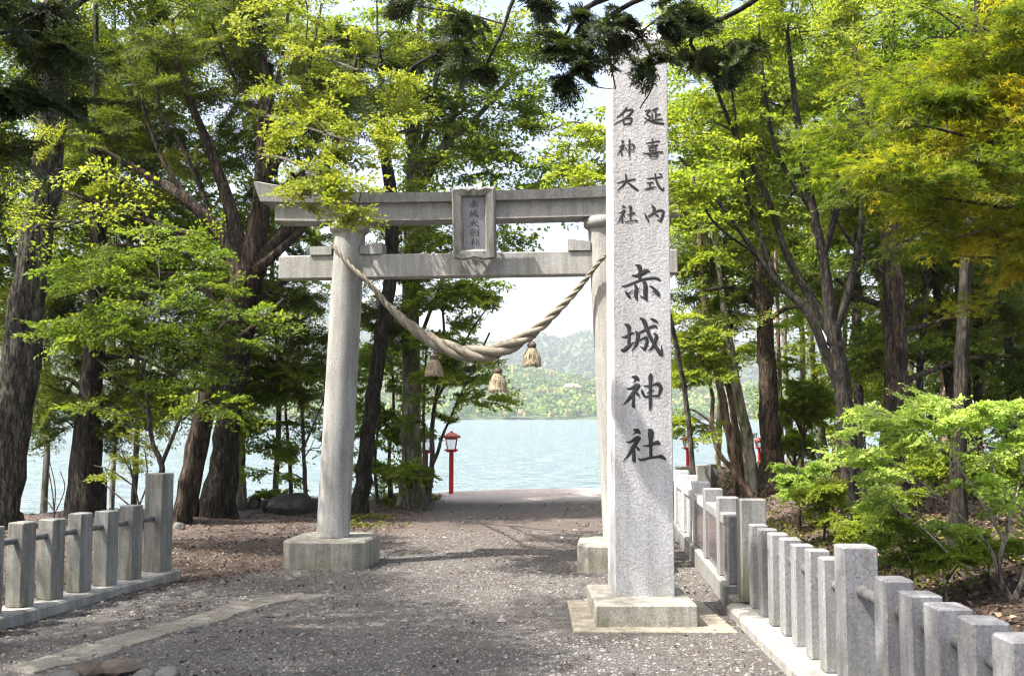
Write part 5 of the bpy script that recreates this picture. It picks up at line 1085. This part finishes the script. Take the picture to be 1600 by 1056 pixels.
tree('bare_shrub', 'tangle of bare twigs on the bank between the birches and the dark conifer', 18.6, [(1185, 752, 3), (1190, 720, 2), (1180, 690, 1.5)], [[(1185, 745, 2), (1168, 715, 1.6), (1150, 690, 1)], [(1185, 745, 2), (1200, 700, 1.5), (1215, 670, 1)], [(1186, 740, 2), (1175, 700, 1.5), (1172, 660, 1)], [(1186, 745, 2), (1210, 725, 1.5), (1240, 700, 1)]], [(1195, 690, 35, 15, 0, .4, 5)], 'oval', .03, 'leaf_yellow', 'bark_dead', 92, .3, cat='shrub', spray_n=2)
# trees left of and behind the viewpoint, whose shade falls across the gravel
def shade_tree(label, x, y, hgt, r, seed, mat='leaf_mid', nb=60, bark_m='bark_grey', kind='oval'):
    rg = np.random.RandomState(seed); o = empty('roadside_tree', (x, y, gz(x, y)), label, 'tree')
    P = np.array([(0, 0, -.2), (.1, 0, hgt * .3), (-.1, .1, hgt * .6), (.05, 0, hgt * .9)]); R = np.array([.24, .19, .14, .05]); Vs = []; Fs = []; nv = 0
    q = crv(np.column_stack([P, R]), 6); v, f = tube(q[:, :3], q[:, 3], 12, .15, rg); Vs.append(v); Fs.append(f); nv += len(v)
    cr = Crown(kind, .075, seed)
    for k in range(nb):
        u = rg.randn(3); u /= np.linalg.norm(u); e = np.array([0, 0, hgt * .85]) + u * (.4 + .6 * rg.rand()) * np.array([r, r, hgt * .25])
        s_ = q[min(len(q) - 1, int(len(q) * min(.95, max(.4, (e[2] / hgt - .15)))))][:3]; w_ = crv(np.array([s_, (s_ + e) / 2 + (0, 0, .2), e]), 4)
        v, f = tube(w_, np.linspace(.035, .006, len(w_)), 5); Vs.append(v); Fs.append(f + nv); nv += len(v)
        az = math.atan2(e[1] - s_[1], e[0] - s_[0])
        for j in range(5): cr.spray(w_[-1 - rg.randint(4)], az + rg.randn() * .8, 1.0 * (.7 + .5 * rg.rand()), pitch=.15 * rg.randn())
    mesh_obj('trunk', np.concatenate(Vs), np.concatenate(Fs), M[bark_m], o, smooth_sh=True)
    cr.build('crown', [M[mat], M['bark_dark']], o)
shade_tree('tall roadside tree outside the view to the lower left', -5.6, 4.6, 8.5, 1.9, 401, nb=40)
shade_tree('roadside tree behind the viewpoint on the left', -4.0, 1.5, 8.0, 2.4, 402, nb=60)

shade_tree('tall thin crowned roadside tree beyond the left fence', -6.6, 6.4, 11.0, 2.4, 403, nb=34)
shade_tree('small roadside tree beyond the left fence, outside the view', -7.2, 9.0, 8.5, 1.8, 404, nb=22)

shade_tree('tall roadside tree close to the viewpoint on its left', -3.4, 2.2, 9.0, 1.9, 406, nb=48)
# ------------------------------------------------------------------ haze over the lake
mb = MB(); mb.add([(x, y, z) for z in (-3.2, 330) for x, y in ((-2550, -420), (2550, -420), (2550, 2700), (-2550, 2700))],
                  [[3, 2, 1, 0], [4, 5, 6, 7], [0, 1, 5, 4], [1, 2, 6, 5], [2, 3, 7, 6], [3, 0, 4, 7]])
m = bpy.data.materials.new('lake_haze'); m.use_nodes = True; nt = m.node_tree; nt.nodes.remove(nt.nodes['Principled BSDF'])
pv = nt.nodes.new('ShaderNodeVolumePrincipled'); pv.inputs['Color'].default_value = (.88, .92, 1, 1); pv.inputs['Density'].default_value = .00027; pv.inputs['Anisotropy'].default_value = .3
nt.links.new(pv.outputs[0], nt.nodes['Material Output'].inputs['Volume'])
hz = mb.build('haze', m); hz['kind'] = 'stuff'
